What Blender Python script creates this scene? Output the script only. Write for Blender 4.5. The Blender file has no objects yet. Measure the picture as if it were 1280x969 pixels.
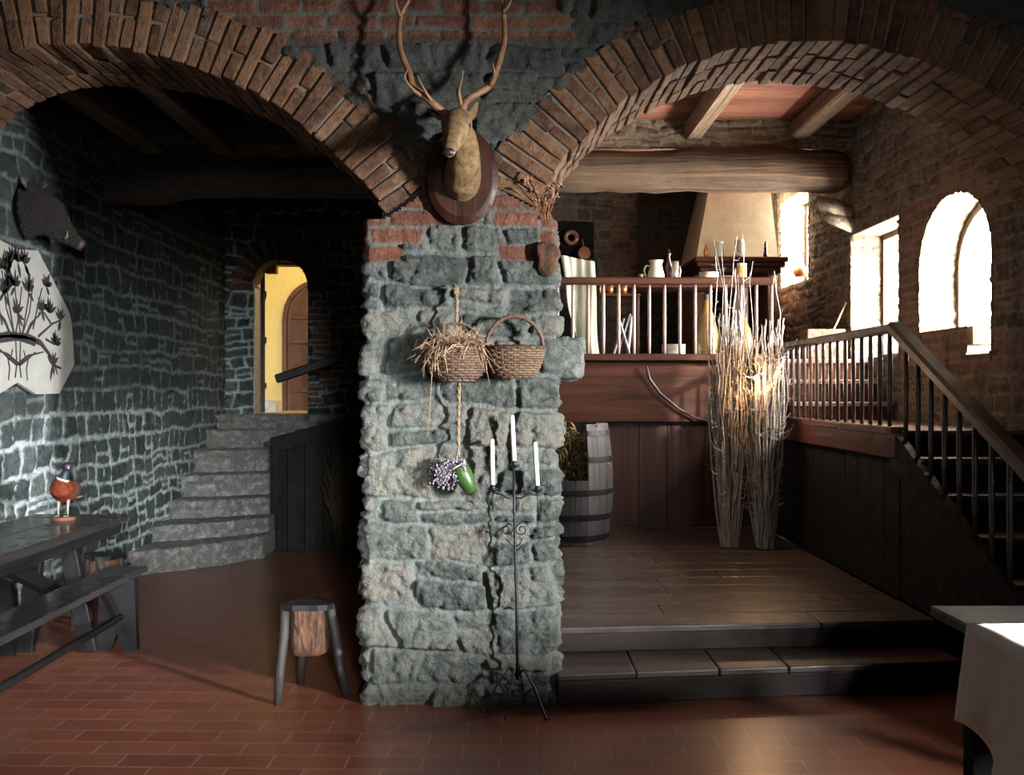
import bpy, bmesh, math, random
import numpy as np
from mathutils import Vector, Matrix, Quaternion
PI = math.pi
SC = bpy.context.scene
COL = SC.collection
random.seed(7)
F, CX, CY, EYE = 1360.0, 630.0, 488.0, 1.47      # focal length in pixels, vanishing point, eye height

def P(px, py, Y):
    """point of the photo at distance Y"""
    return Vector(((px-CX)*Y/F, Y, EYE-(py-CY)*Y/F))

# ------------------------------------------------------------------ naming
def tag(o, label=None, cat=None, group=None, kind=None):
    if label: o['label'] = label
    if cat: o['category'] = cat
    if group: o['group'] = group
    if kind: o['kind'] = kind
    return o
def thing(name, label, cat, loc=(0, 0, 0), rz=0, group=None):
    o = bpy.data.objects.new(name, None); COL.objects.link(o)
    o.location = loc; o.rotation_euler = (0, 0, rz); o.empty_display_size = .1
    return tag(o, label, cat, group)
def copy_tree(o, parent=None):
    c = o.copy(); COL.objects.link(c); c.parent = parent
    for ch in [x for x in bpy.data.objects if x.parent == o]:
        copy_tree(ch, c)
    return c

# ------------------------------------------------------------------ numpy noise
def _hash(i, j, s):
    n = (i.astype(np.int64)*374761393 + j.astype(np.int64)*668265263 + s*974634777) & 0xffffffff
    n = ((n ^ (n >> 13))*1274126177) & 0xffffffff
    n = (n ^ (n >> 16)) & 0xffffffff
    return (n & 0xffffff)/float(0xffffff)
def vn(x, y, s=0):
    xi, yi = np.floor(x), np.floor(y); fx, fy = x-xi, y-yi
    fx = fx*fx*(3-2*fx); fy = fy*fy*(3-2*fy)
    a = _hash(xi, yi, s); b = _hash(xi+1, yi, s); c = _hash(xi, yi+1, s); d = _hash(xi+1, yi+1, s)
    return (a*(1-fx)+b*fx)*(1-fy)+(c*(1-fx)+d*fx)*fy
def fbm(x, y, s=0, o=4):
    t, a, w = 0, .5, 0
    for k in range(o):
        t = t+a*vn(x*2**k, y*2**k, s+k*17); w += a; a *= .5
    return t/w
def sstep(a, b, x):
    t = np.clip((x-a)/(b-a), 0, 1); return t*t*(3-2*t)

class Style:
    def __init__(s, rh=(.1, .2), cw=(.12, .34), joint=.014, relief=.022, rough=.008, warp=.03, split=.25, slant=.3, seed=1):
        s.__dict__.update(rh=rh, cw=cw, joint=joint, relief=relief, rough=rough, warp=warp, split=split, slant=slant, seed=seed)

def field(u, v, st):
    """coursed rubble: height, mortar, tone, tone2, centre u, centre v"""
    rng = np.random.RandomState(st.seed)
    w = st.warp
    uu = u+w*(vn(u*4, v*4, st.seed)-.5)*2+w*.4*(vn(u*13, v*13, st.seed+1)-.5)*2
    vv = v+w*(vn(u*3+9, v*5, st.seed+2)-.5)*2+w*.35*(vn(u*12, v*12, st.seed+3)-.5)*2
    edges = [-1.0]
    while edges[-1] < 16: edges.append(edges[-1]+rng.uniform(*st.rh))
    edges = np.array(edges)
    r = np.clip(np.searchsorted(edges, vv)-1, 0, len(edges)-2)
    h = np.zeros_like(u); mort = np.zeros_like(u); t1 = np.zeros_like(u); t2 = np.zeros_like(u)
    cu = np.zeros_like(u); cv = np.zeros_like(u)
    for i in range(len(edges)-1):
        ce = [-9.0-rng.uniform(0, .3)]
        while ce[-1] < 16: ce.append(ce[-1]+rng.uniform(*st.cw))
        ce = np.array(ce); n = len(ce)
        sl = rng.uniform(-st.slant, st.slant, n)
        rd = rng.uniform(0, 1, (n, 8))
        m = r == i
        if not m.any(): continue
        U, V = uu[m], vv[m]; v0, v1 = edges[i], edges[i+1]; vc = (v0+v1)/2
        c = np.clip(np.searchsorted(ce, U)-1, 0, n-2)
        # slanted joints
        left = ce[c]+sl[c]*(V-vc); right = ce[c+1]+sl[c+1]*(V-vc)
        c = np.where(U < left, c-1, np.where(U > right, c+1, c)); c = np.clip(c, 0, n-2)
        left = ce[c]+sl[c]*(V-vc); right = ce[c+1]+sl[c+1]*(V-vc)
        R = rd[c]
        sp = (R[:, 0] < st.split)
        vm = v0+(v1-v0)*(.35+.3*R[:, 1])
        lo = np.where(sp & (V > vm), vm, v0); hi = np.where(sp & (V <= vm), vm, v1)
        k = (sp & (V > vm)).astype(int)
        du = np.minimum(U-left, right-U); dv = np.minimum(V-lo, hi-V)
        du = np.maximum(du, 1e-5); dv = np.maximum(dv, 1e-5)
        d = (du**-3+dv**-3)**(-1/3.)
        ra = np.where(k == 0, R[:, 2], R[:, 3]); rb = np.where(k == 0, R[:, 4], R[:, 5])
        uc = (left+right)/2
        hh = st.relief*(.45+.9*ra)
        hh = hh+(U-uc)*(R[:, 6]-.5)*.16+(V-(lo+hi)/2)*(R[:, 7]-.5)*.22
        jn = st.joint
        prof = sstep(jn*.35, jn*1.6, d)
        h[m] = hh*prof*(.86+.14*sstep(0, .06, d))
        mort[m] = 1-sstep(jn*.5, jn*1.05, d)
        t1[m] = rb; t2[m] = (ra*7.13+rb*3.7) % 1; cu[m] = uc; cv[m] = (lo+hi)/2
    h += st.rough*(fbm(u*22, v*22, st.seed+5, 4)-.5)*2
    h += .55*st.rough*(fbm(u*60, v*60, st.seed+8, 2)-.5)*2
    h -= 1.3*st.rough*(1-np.abs(2*fbm(u*13+3*t1, v*15+5*t2, st.seed+12, 3)-1)*2.5).clip(0, 1)*(1-mort)
    return h, mort, t1, t2, cu, cv

def grid_mesh(name, pos, nrm, h, attrs, keep, mat, parent=None):
    """pos (ny,nx,3) displaced by h along nrm"""
    ny, nx = h.shape
    co = (pos+nrm*h[..., None]).reshape(-1, 3)
    idx = np.arange(ny*nx).reshape(ny, nx)
    q = np.stack([idx[:-1, :-1], idx[:-1, 1:], idx[1:, 1:], idx[1:, :-1]], -1).reshape(-1, 4)
    if keep is not None: q = q[keep.reshape(-1)]
    used = np.zeros(ny*nx, bool); used[q.reshape(-1)] = True
    remap = np.cumsum(used)-1
    co = co[used]; q = remap[q]
    me = bpy.data.meshes.new(name)
    me.vertices.add(len(co)); me.vertices.foreach_set('co', co.astype(np.float32).reshape(-1))
    me.loops.add(q.size); me.loops.foreach_set('vertex_index', q.astype(np.int32).reshape(-1))
    me.polygons.add(len(q))
    me.polygons.foreach_set('loop_start', np.arange(0, q.size, 4, dtype=np.int32))
    me.polygons.foreach_set('loop_total', np.full(len(q), 4, np.int32))
    me.polygons.foreach_set('use_smooth', np.ones(len(q), bool))
    me.update(calc_edges=True); me.validate()
    for k, a in attrs.items():
        at = me.attributes.new(k, 'FLOAT', 'POINT')
        at.data.foreach_set('value', a.reshape(-1)[used].astype(np.float32))
    me.materials.append(mat)
    o = bpy.data.objects.new(name, me); COL.objects.link(o)
    if parent: o.parent = parent
    return o

def masonry(name, posfn, u0, u1, v0, v1, res, st, mat, mask=None, brick=None, soot=None, bst=None, parent=None, flat=1.0, edge_round=0):
    """posfn(u,v)->(P,N). mask(u,v)->True where the wall exists. brick(u,v)->True where bricks replace the stones."""
    nx = max(2, int(round((u1-u0)/res))+1); ny = max(2, int(round((v1-v0)/res))+1)
    u, v = np.meshgrid(np.linspace(u0, u1, nx), np.linspace(v0, v1, ny))
    h, mo, t1, t2, cu, cv = field(u, v, st)
    br = np.zeros_like(h)
    if brick is not None:
        if bst:
            hb, mb, a1, a2, bcu, bcv = field(u, v, bst)
            B = brick(bcu, bcv)
            h = np.where(B, hb, h); mo = np.where(B, mb, mo); t1 = np.where(B, a1, t1); t2 = np.where(B, a2, t2)
        else:
            B = brick(cu, cv)
        br = B.astype(float)
    so = soot(u, v) if soot is not None else np.zeros_like(h)
    pos, nrm = posfn(u, v)
    keep = None
    if mask is not None:
        uc = (u[:-1, :-1]+u[1:, 1:])/2; vc = (v[:-1, :-1]+v[1:, 1:])/2
        keep = mask(uc, vc)
    return grid_mesh(name, pos, nrm, h*flat, dict(mortar=mo, tone=t1, tone2=t2, brick=br, soot=so), keep, mat, parent)

def plane_fn(origin, ud, vd, n):
    o, a, b, c = [np.array(x, float) for x in (origin, ud, vd, n)]
    def f(u, v):
        return o+u[..., None]*a+v[..., None]*b, np.broadcast_to(c, u.shape+(3,))
    return f

# ------------------------------------------------------------------ mesh builder
class MB:
    def __init__(s): s.v = []; s.f = []; s.t = []; s.mi = []
    def add(s, vs, fs, tone=None, mi=0):
        b = len(s.v); t = random.random() if tone is None else tone
        s.v += [tuple(x) for x in vs]; s.t += [t]*len(vs)
        s.f += [tuple(b+i for i in f) for f in fs]; s.mi += [mi]*len(fs)
        return s
    def box(s, c, size, rot=None, ch=.004, jit=0, tone=None, taper=1, mi=0):
        hx, hy, hz = [max(x/2, 1e-4) for x in size]; ch = min(ch, hx*.45, hy*.45, hz*.45)
        vs = []
        idx = {}
        for sx in (-1, 1):
            for sy in (-1, 1):
                for sz in (-1, 1):
                    k = taper if sz > 0 else 1
                    j = [random.uniform(-jit, jit) for _ in range(3)]
                    base = (sx*hx*k+j[0], sy*hy*k+j[1], sz*hz+j[2])
                    for a in range(3):
                        p = list(base)
                        for q, sg in enumerate((sx, sy, sz)):
                            if q != a: p[q] -= sg*ch
                        idx[(sx, sy, sz, a)] = len(vs); vs.append(p)
        fs = []
        for a in range(3):
            b, c_ = (a+1) % 3, (a+2) % 3
            for sg in (-1, 1):
                loop = []
                for p, q in ((-1, -1), (1, -1), (1, 1), (-1, 1)):
                    key = [0, 0, 0]; key[a] = sg; key[b] = p; key[c_] = q
                    loop.append(idx[(*key, a)])
                if sg < 0: loop.reverse()
                fs.append(loop)
        for a in range(3):
            b, c_ = (a+1) % 3, (a+2) % 3
            for p in (-1, 1):
                for q in (-1, 1):
                    k0 = [0, 0, 0]; k0[b] = p; k0[c_] = q; k1 = list(k0); k0[a] = -1; k1[a] = 1
                    l = [idx[(*k0, b)], idx[(*k1, b)], idx[(*k1, c_)], idx[(*k0, c_)]]
                    if p*q < 0: l.reverse()
                    fs.append(l)
        for k in [(x, y, z) for x in (-1, 1) for y in (-1, 1) for z in (-1, 1)]:
            l = [idx[(*k, 0)], idx[(*k, 1)], idx[(*k, 2)]]
            if k[0]*k[1]*k[2] < 0: l.reverse()
            fs.append(l)
        c = Vector(c)
        if rot is not None:
            if not isinstance(rot, Matrix):
                from mathutils import Euler
                rot = Euler(rot).to_matrix()
            vs = [rot @ Vector(p)+c for p in vs]
        else: vs = [Vector(p)+c for p in vs]
        return s.add(vs, fs, tone, mi)
    def beam(s, a, b, w, h, up=(0, 0, 1), ch=.004, tone=None, mi=0):
        """box from a to b, w across, h along up"""
        a, b = Vector(a), Vector(b); d = (b-a); L = d.length; d.normalize()
        up = Vector(up); x = d.cross(up).normalized(); z = x.cross(d).normalized()
        m = Matrix((x, d, z)).transposed()
        return s.box((a+b)/2, (w, L, h), m, ch, 0, tone, 1, mi)
    def tube(s, pts, r, n=8, tone=None, cap=True, sq=None, mi=0):
        pts = [Vector(p) for p in pts]; m = len(pts)
        rs = r if isinstance(r, (list, tuple)) else [r]*m
        vs, fs = [], []
        t = (pts[1]-pts[0]).normalized()
        x = t.orthogonal().normalized()
        if sq: x = (Vector(sq)-t*Vector(sq).dot(t)).normalized()
        for i, p in enumerate(pts):
            t2 = (pts[min(i+1, m-1)]-pts[max(i-1, 0)])
            if t2.length > 1e-9:
                t2.normalize(); x = (x-t2*x.dot(t2))
                x = x.normalized() if x.length > 1e-6 else t2.orthogonal().normalized()
                t = t2
            y = t.cross(x)
            rx, ry = rs[i] if isinstance(rs[i], (list, tuple)) else (rs[i], rs[i])
            for k in range(n):
                a = 2*PI*k/n
                vs.append(p+x*math.cos(a)*rx+y*math.sin(a)*ry)
        for i in range(m-1):
            for k in range(n):
                fs.append((i*n+k, i*n+(k+1) % n, (i+1)*n+(k+1) % n, (i+1)*n+k))
        if cap:
            fs.append(tuple(range(n-1, -1, -1))); fs.append(tuple((m-1)*n+k for k in range(n)))
        return s.add(vs, fs, tone, mi)
    def ball(s, c, r, n=12, m=8, tone=None, rot=None, mi=0):
        c = Vector(c); r = r if isinstance(r, (tuple, list)) else (r, r, r)
        vs, fs = [], []
        for i in range(1, m):
            ph = PI*i/m
            for k in range(n):
                a = 2*PI*k/n
                vs.append(Vector((r[0]*math.sin(ph)*math.cos(a), r[1]*math.sin(ph)*math.sin(a), r[2]*math.cos(ph))))
        vs.append(Vector((0, 0, r[2]))); vs.append(Vector((0, 0, -r[2]))); T, B = len(vs)-2, len(vs)-1
        for i in range(m-2):
            for k in range(n):
                fs.append((i*n+k, (i+1)*n+k, (i+1)*n+(k+1) % n, i*n+(k+1) % n))
        for k in range(n):
            fs.append((T, k, (k+1) % n)); fs.append((B, (m-2)*n+(k+1) % n, (m-2)*n+k))
        if rot is not None: vs = [rot @ p for p in vs]
        return s.add([p+c for p in vs], fs, tone, mi)
    def lathe(s, prof, c=(0, 0, 0), n=24, tone=None, rot=None, sx=1, sy=1, mi=0, closed=True):
        c = Vector(c); vs, fs = [], []
        m = len(prof)
        for (r, z) in prof:
            for k in range(n):
                a = 2*PI*k/n; p = Vector((r*math.cos(a)*sx, r*math.sin(a)*sy, z))
                vs.append((rot @ p if rot is not None else p)+c)
        for i in range(m-1):
            for k in range(n):
                fs.append((i*n+k, i*n+(k+1) % n, (i+1)*n+(k+1) % n, (i+1)*n+k))
        if closed:
            fs.append(tuple(range(n-1, -1, -1))); fs.append(tuple((m-1)*n+k for k in range(n)))
        return s.add(vs, fs, tone, mi)
    def prism(s, poly, ax, thick, origin=(0, 0, 0), tone=None, mi=0):
        """poly in the plane across axis ax ('x': (y,z), 'y': (x,z), 'z': (x,y)); thick=(lo,hi)"""
        o = Vector(origin); n = len(poly)
        def mk(p, w):
            a, b = p
            return o+Vector({'x': (w, a, b), 'y': (a, w, b), 'z': (a, b, w)}[ax])
        vs = [mk(p, thick[0]) for p in poly]+[mk(p, thick[1]) for p in poly]
        fs = [tuple(range(n-1, -1, -1)), tuple(range(n, 2*n))]+[(k, (k+1) % n, n+(k+1) % n, n+k) for k in range(n)]
        return s.add(vs, fs, tone, mi)
    def xform(s, M, start=0):
        s.v[start:] = [tuple(M @ Vector(p)) for p in s.v[start:]]; return s
    def build(s, name, mat, parent=None, smooth=False, label=None, recalc=True):
        me = bpy.data.meshes.new(name); me.from_pydata(s.v, [], s.f)
        mats = mat if isinstance(mat, (list, tuple)) else [mat]
        for m in mats: me.materials.append(m)
        if len(mats) > 1: me.polygons.foreach_set('material_index', s.mi)
        me.validate()
        if recalc:
            bm = bmesh.new(); bm.from_mesh(me); bmesh.ops.recalc_face_normals(bm, faces=bm.faces); bm.to_mesh(me); bm.free()
        at = me.attributes.new('tone', 'FLOAT', 'POINT')
        if len(at.data) == len(s.t): at.data.foreach_set('value', s.t)
        if smooth:
            me.polygons.foreach_set('use_smooth', [True]*len(me.polygons))
        me.update()
        o = bpy.data.objects.new(name, me); COL.objects.link(o)
        if parent: o.parent = parent
        if label: o['label'] = label
        return o

def remesh(o, vox=.008, sm=6, fac=.5):
    m = o.modifiers.new('r', 'REMESH'); m.mode = 'VOXEL'; m.voxel_size = vox; m.use_smooth_shade = True
    if sm:
        k = o.modifiers.new('s', 'SMOOTH'); k.iterations = sm; k.factor = fac
    return o

# ------------------------------------------------------------------ materials
def mat_new(name):
    m = bpy.data.materials.new(name); m.use_nodes = True
    nt = m.node_tree; nt.nodes.clear()
    out = nt.nodes.new('ShaderNodeOutputMaterial'); b = nt.nodes.new('ShaderNodeBsdfPrincipled')
    nt.links.new(b.outputs[0], out.inputs[0])
    return m, nt, b
class N:
    """tiny node helper"""
    def __init__(s, nt): s.nt = nt
    def new(s, t, **kw):
        n = s.nt.nodes.new(t)
        for k, v in kw.items(): setattr(n, k, v)
        return n
    def link(s, a, b): s.nt.links.new(a, b)
    def attr(s, name): return s.new('ShaderNodeAttribute', attribute_name=name).outputs['Fac']
    def coord(s, which='Object'): return s.new('ShaderNodeTexCoord').outputs[which]
    def mapping(s, vec, scale=(1, 1, 1), rot=(0, 0, 0)):
        m = s.new('ShaderNodeMapping'); s.link(vec, m.inputs[0]); m.inputs['Scale'].default_value = scale; m.inputs['Rotation'].default_value = rot
        return m.outputs[0]
    def noise(s, vec, scale, detail=4, rough=.6, dist=0):
        n = s.new('ShaderNodeTexNoise'); s.link(vec, n.inputs['Vector']); n.inputs['Scale'].default_value = scale
        n.inputs['Detail'].default_value = detail; n.inputs['Roughness'].default_value = rough; n.inputs['Distortion'].default_value = dist
        return n.outputs['Fac']
    def ramp(s, fac, stops):
        r = s.new('ShaderNodeValToRGB'); s.link(fac, r.inputs[0])
        e = r.color_ramp.elements
        while len(e) < len(stops): e.new(.5)
        for el, (p, c) in zip(e, stops):
            el.position = p; el.color = (*c, 1) if len(c) == 3 else c
        return r.outputs[0]
    def mix(s, fac, a, b, mode='MIX'):
        m = s.new('ShaderNodeMix', data_type='RGBA', blend_type=mode)
        for k, x in ((0, fac), (6, a), (7, b)):
            if isinstance(x, (int, float)): m.inputs[k].default_value = x if k == 0 else (x, x, x, 1)
            elif isinstance(x, (tuple, list)): m.inputs[k].default_value = (*x, 1)
            else: s.link(x, m.inputs[k])
        return m.outputs[2]
    def math(s, op, a, b=0, clamp=False):
        m = s.new('ShaderNodeMath', operation=op, use_clamp=clamp)
        for k, x in ((0, a), (1, b)):
            if isinstance(x, (int, float)): m.inputs[k].default_value = x
            else: s.link(x, m.inputs[k])
        return m.outputs[0]
    def bump(s, h, strength=.3, dist=.01, nrm=None):
        b = s.new('ShaderNodeBump'); s.link(h, b.inputs['Height']); b.inputs['Strength'].default_value = strength; b.inputs['Distance'].default_value = dist
        if nrm: s.link(nrm, b.inputs['Normal'])
        return b.outputs[0]

def stone_mat(name, cols, mortar, brickcols=((.16, .06, .035), (.30, .13, .075)), rough=.8, soot_shade_col=(.02, .024, .022), spec=.3):
    m, nt, b = mat_new(name); n = N(nt); co = n.coord()
    def stretch(x, a=.36, b_=.64): return n.ramp(x, [(a, (0, 0, 0)), (b_, (1, 1, 1))])
    t = n.attr('tone'); no = stretch(n.noise(co, 15, 8, .7)); nf = stretch(n.noise(co, 75, 4, .7))
    mixed = n.math('ADD', n.math('MULTIPLY', t, .5), n.math('MULTIPLY', no, .5))
    k = len(cols)
    c = n.ramp(mixed, [(.2+.6*i/(k-1), cols[i]) for i in range(k)])
    cb = n.ramp(mixed, [(.25, brickcols[0]), (.75, brickcols[1])])
    c = n.mix(n.attr('brick'), c, cb)
    c = n.mix(n.math('MULTIPLY', nf, .55), c, n.mix(1, c, (.42, .42, .42), 'MULTIPLY'))
    mm = n.math('MULTIPLY', n.attr('mortar'), n.ramp(no, [(.3, (.5, .5, .5)), (.55, (1, 1, 1))]))
    c = n.mix(mm, c, mortar)
    lime = n.ramp(n.noise(co, 5, 5, .7), [(.55, (0, 0, 0)), (.72, (1, 1, 1))])
    c = n.mix(n.math('MULTIPLY', lime, .22), c, mortar)
    c = n.mix(n.attr('soot'), c, n.mix(1, c, soot_shade_col, 'MIX'))  # sooty tone, and painted light falloff on the arcade
    n.link(c, b.inputs['Base Color'])
    b.inputs['Roughness'].default_value = rough; b.inputs['Specular IOR Level'].default_value = spec
    hb = n.math('ADD', n.math('MULTIPLY', no, .7), n.math('MULTIPLY', nf, .3))
    n.link(n.bump(hb, 1.0, .016), b.inputs['Normal'])
    return m

def brick_mat(name, c0, c1, c2, spec=.3):
    m, nt, b = mat_new(name); n = N(nt); co = n.coord()
    t = n.attr('tone'); no = n.ramp(n.noise(co, 20, 8, .7), [(.36, (0, 0, 0)), (.64, (1, 1, 1))]); nf = n.noise(co, 90, 3, .7)
    mixed = n.math('ADD', n.math('MULTIPLY', t, .55), n.math('MULTIPLY', no, .45))
    c = n.ramp(mixed, [(.2, c0), (.5, c1), (.8, c2)])
    dust = n.ramp(n.noise(co, 7, 5, .7), [(.5, (0, 0, 0)), (.75, (1, 1, 1))])
    c = n.mix(n.math('MULTIPLY', dust, .35), c, (.30, .22, .16))
    n.link(c, b.inputs['Base Color']); b.inputs['Roughness'].default_value = .85; b.inputs['Specular IOR Level'].default_value = spec
    n.link(n.bump(n.math('ADD', no, nf), .9, .010), b.inputs['Normal'])
    return m

def wood_mat(name, c0, c1, axis='x', rough=.5, grain=24, bump=.25, tonevar=.5, spec=.5, bdist=.004):
    m, nt, b = mat_new(name); n = N(nt); co = n.coord()
    sc = {'x': (.06, 1, 1), 'y': (1, .06, 1), 'z': (1, 1, .06)}[axis]
    v = n.mapping(co, sc)
    off = n.new('ShaderNodeVectorMath', operation='ADD'); n.link(v, off.inputs[0])
    cmb = n.new('ShaderNodeCombineXYZ'); t = n.attr('tone')
    tt = n.math('MULTIPLY', t, 13.7)
    for i in range(3): n.link(tt, cmb.inputs[i])
    n.link(cmb.outputs[0], off.inputs[1]); v = off.outputs[0]
    g = n.ramp(n.noise(v, grain, 8, .65, 1.2), [(.33, (0, 0, 0)), (.67, (1, 1, 1))]); big = n.noise(co, 3, 4, .6)
    f = n.math('ADD', n.math('MULTIPLY', g, 1-tonevar*.5), n.math('MULTIPLY', t, tonevar*.5))
    c = n.ramp(f, [(.1, c0), (.9, c1)])
    c = n.mix(n.math('MULTIPLY', big, .55), c, n.mix(1, c, (.4, .4, .4), 'MULTIPLY'))
    n.link(c, b.inputs['Base Color'])
    r = n.ramp(n.noise(co, 9, 4, .6), [(.3, (rough*.75,)*3), (.7, (min(1, rough*1.3),)*3)])
    n.link(r, b.inputs['Roughness']); b.inputs['Specular IOR Level'].default_value = spec
    n.link(n.bump(g, bump, bdist), b.inputs['Normal'])
    return m

def plain(name, col, rough=.5, metal=0, var=.25, scale=20, bump=.1, spec=.5, emit=None, trans=0, tone=0, sheen=0, sub=0, bdist=.004):
    m, nt, b = mat_new(name); n = N(nt); co = n.coord()
    no = n.ramp(n.noise(co, scale, 6, .7), [(.34, (0, 0, 0)), (.66, (1, 1, 1))])
    c = n.mix(no, tuple(x*(1-var) for x in col), tuple(min(1, x*(1+var)) for x in col))
    if tone:
        c = n.mix(n.math('MULTIPLY', n.attr('tone'), tone), c, n.mix(1, c, (.25, .25, .25), 'MULTIPLY'))
    n.link(c, b.inputs['Base Color'])
    b.inputs['Roughness'].default_value = rough; b.inputs['Metallic'].default_value = metal
    b.inputs['Specular IOR Level'].default_value = spec
    if trans: b.inputs['Transmission Weight'].default_value = trans
    if sheen: b.inputs['Sheen Weight'].default_value = sheen
    if sub:
        b.inputs['Subsurface Weight'].default_value = sub; b.inputs['Subsurface Radius'].default_value = (.02, .01, .005)
    if emit:
        b.inputs['Emission Color'].default_value = (*emit[:3], 1); b.inputs['Emission Strength'].default_value = emit[3]
    if bump: n.link(n.bump(no, bump, bdist), b.inputs['Normal'])
    return m
# ================================================================== MATERIALS OF THE BUILDING
M = {}
M['pillar'] = stone_mat('pillar stone', [(.055, .062, .055), (.098, .110, .098), (.142, .155, .138), (.185, .172, .140)], (.15, .17, .155), soot_shade_col=(.035, .037, .032))
M['wall'] = stone_mat('dark wall stone', [(.035, .047, .045), (.055, .074, .071), (.08, .103, .098), (.12, .143, .136)], (.52, .58, .57), soot_shade_col=(.022, .027, .025))
M['rwall'] = stone_mat('window wall stone', [(.07, .055, .045), (.12, .10, .08), (.17, .14, .11), (.22, .17, .13)], (.22, .18, .15), brickcols=((.13, .08, .055), (.25, .16, .11)))
M['reveal'] = stone_mat('limewashed reveal', [(.13, .10, .065), (.21, .165, .115), (.28, .225, .165)], (.34, .28, .21))
M['step'] = stone_mat('worn step stone', [(.13, .125, .115), (.30, .30, .28), (.52, .51, .48)], (.2, .2, .19), rough=.7)
M['brick'] = brick_mat('arch brick', (.066, .033, .018), (.138, .068, .034), (.22, .118, .062))
M['mortar'] = plain('arch mortar', (.13, .10, .075), .95, var=.35, scale=30, bump=.4)
M['dark'] = plain('plain dark plaster', (.10, .10, .10), .9)

# ================================================================== WALLS
PF, PB = 5.10, 5.78                   # faces of the arcade
WL, WR = -2.95, 3.10                  # side walls
PX0, PX1 = -.650, .240                # pillar
def arcL(x):                          # underside of each arch as height over x
    dx = x+2.05
    return np.where(dx > 0, 1.275+np.sqrt(np.maximum(1.81**2-dx**2, 0)), 2.235+.85*np.sqrt(np.maximum(1-(dx/.93)**2, 0)))
def arcR(x):
    dx = x-1.42
    return np.where(dx < 0, 1.66+np.sqrt(np.maximum(1.44**2-dx**2, 0)), 1.66+1.44*np.sqrt(np.maximum(1-(dx/1.55)**2, 0)))
XL0, XL1, XR0, XR1 = -2.98, -.575, .155, 2.97
SPR = 2.26
def arcade_mask(x, z):
    R = .235; k = 1.81+R
    dL = x+2.05; dR = x-1.42
    oL = np.where(dL > 0, 1.275+np.sqrt(np.maximum(k**2-dL**2, 0)), 2.235+(.85+R)*np.sqrt(np.maximum(1-(dL/(.93+R))**2, 0)))
    oR = 1.66+(1.44+R)*np.sqrt(np.maximum(1-(dR/np.where(dR < 0, 1.44+R, 1.55+R))**2, 0))
    inL = (x > -3.2) & (x < XL1+.19) & (z < oL) & (z > 2.26)
    inR = (x > XR0-.19) & (x < 3.2) & (z < oR) & (z > 2.26)
    below = (z < SPR) & (x > XL0) & (x < XR1)
    mid = (x > XL1+.19-.62*(z-2.26)) & (x < XR0-.19+.62*(z-2.26)) & (z < 2.9) & (z > 2.26)
    wedge = (x > XL1-.02) & (x < XR0+.02) & (z > 2.26) & (z < 2.9)
    oo = (inL & ~((x > XL1) & (z-1.275 < .668*(x+2.05)))) | (inR & ~((x < XR0) & (z-1.66 < .520*(1.42-x))))
    return ~(oo | below)
stA = Style(rh=(.12, .22), cw=(.14, .40), joint=.013, relief=.040, rough=.013, warp=.030, split=.25, seed=11)
stBr = Style(rh=(.062, .072), cw=(.2, .28), joint=.009, relief=.010, rough=.004, warp=.006, split=0, slant=.03, seed=5)
def brickA(x, z):
    band = (z > 3.125) & (x > -1.42) & (x < .33)
    imp = (z > 2.05) & (z < 2.50) & ((x < -.40+.25*(z-2.1)) | (x > .05-.25*(z-2.1))) & (x > -.8) & (x < .4)
    return band | imp
stBrA = Style(rh=(.07, .085), cw=(.16, .27), joint=.010, relief=.014, rough=.006, warp=.010, split=0, slant=.08, seed=5)
def soot_falloffA(x, z):  # sooty tone that also paints the light falling off towards the top
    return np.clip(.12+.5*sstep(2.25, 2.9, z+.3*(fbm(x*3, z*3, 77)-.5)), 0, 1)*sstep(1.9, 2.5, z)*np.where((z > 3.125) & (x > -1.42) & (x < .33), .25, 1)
wa = masonry('wall_arcade', plane_fn((0, PF, 0), (1, 0, 0), (0, 0, 1), (0, -1, 0)), -3.7, 4.5, 0, 4.3, .012, stA, M['pillar'],
             mask=arcade_mask, brick=brickA, bst=stBrA, soot=soot_falloffA)
wa['kind'] = 'structure'
# pillar: one wrap around front, sides
def wrap(u, v):
    # u: 0 at the front's left edge; left side u<0, right side u>W
    W = PX1-PX0; r = .035
    Pp = np.zeros(u.shape+(3,)); Nn = np.zeros(u.shape+(3,))
    x = np.clip(u, 0, W)+PX0; y = PF+np.where(u < 0, -u, np.where(u > W, u-W, 0))
    # rounded corners
    Pp[..., 0] = x; Pp[..., 1] = y; Pp[..., 2] = v
    aL = np.clip((u+r)/(2*r), 0, 1); aR = np.clip((u-W+r)/(2*r), 0, 1)
    nx = np.where(u < W/2, -np.cos(aL*PI/2), np.sin(aR*PI/2)); ny = np.where(u < W/2, -np.sin(aL*PI/2), -np.cos(aR*PI/2))
    Nn[..., 0] = nx; Nn[..., 1] = ny
    bl = (np.abs(u) < r); br_ = (np.abs(u-W) < r)
    cxl, cyl = PX0+r, PF+r; cxr = PX1-r
    Pp[..., 0] = np.where(bl, cxl+nx*r, np.where(br_, cxr+nx*r, Pp[..., 0])); Pp[..., 1] = np.where(bl | br_, cyl+ny*r, Pp[..., 1])
    return Pp, Nn
W_ = PX1-PX0
pil = masonry('pillar', lambda u, v: wrap(u-PX0, v), PX0-.62, PX1+.62, 0, SPR+.01, .008,
              stA, M['pillar'], brick=brickA, bst=stBrA, soot=soot_falloffA)
pil.name = 'wall_pillar'; pil['kind'] = 'structure'
b = MB(); b.box(((PX0+PX1)/2, (PF+PB)/2+.01, 1.13), (W_-.03, PB-PF-.05, 2.26)); b.build('core', M['dark'], pil)

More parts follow.
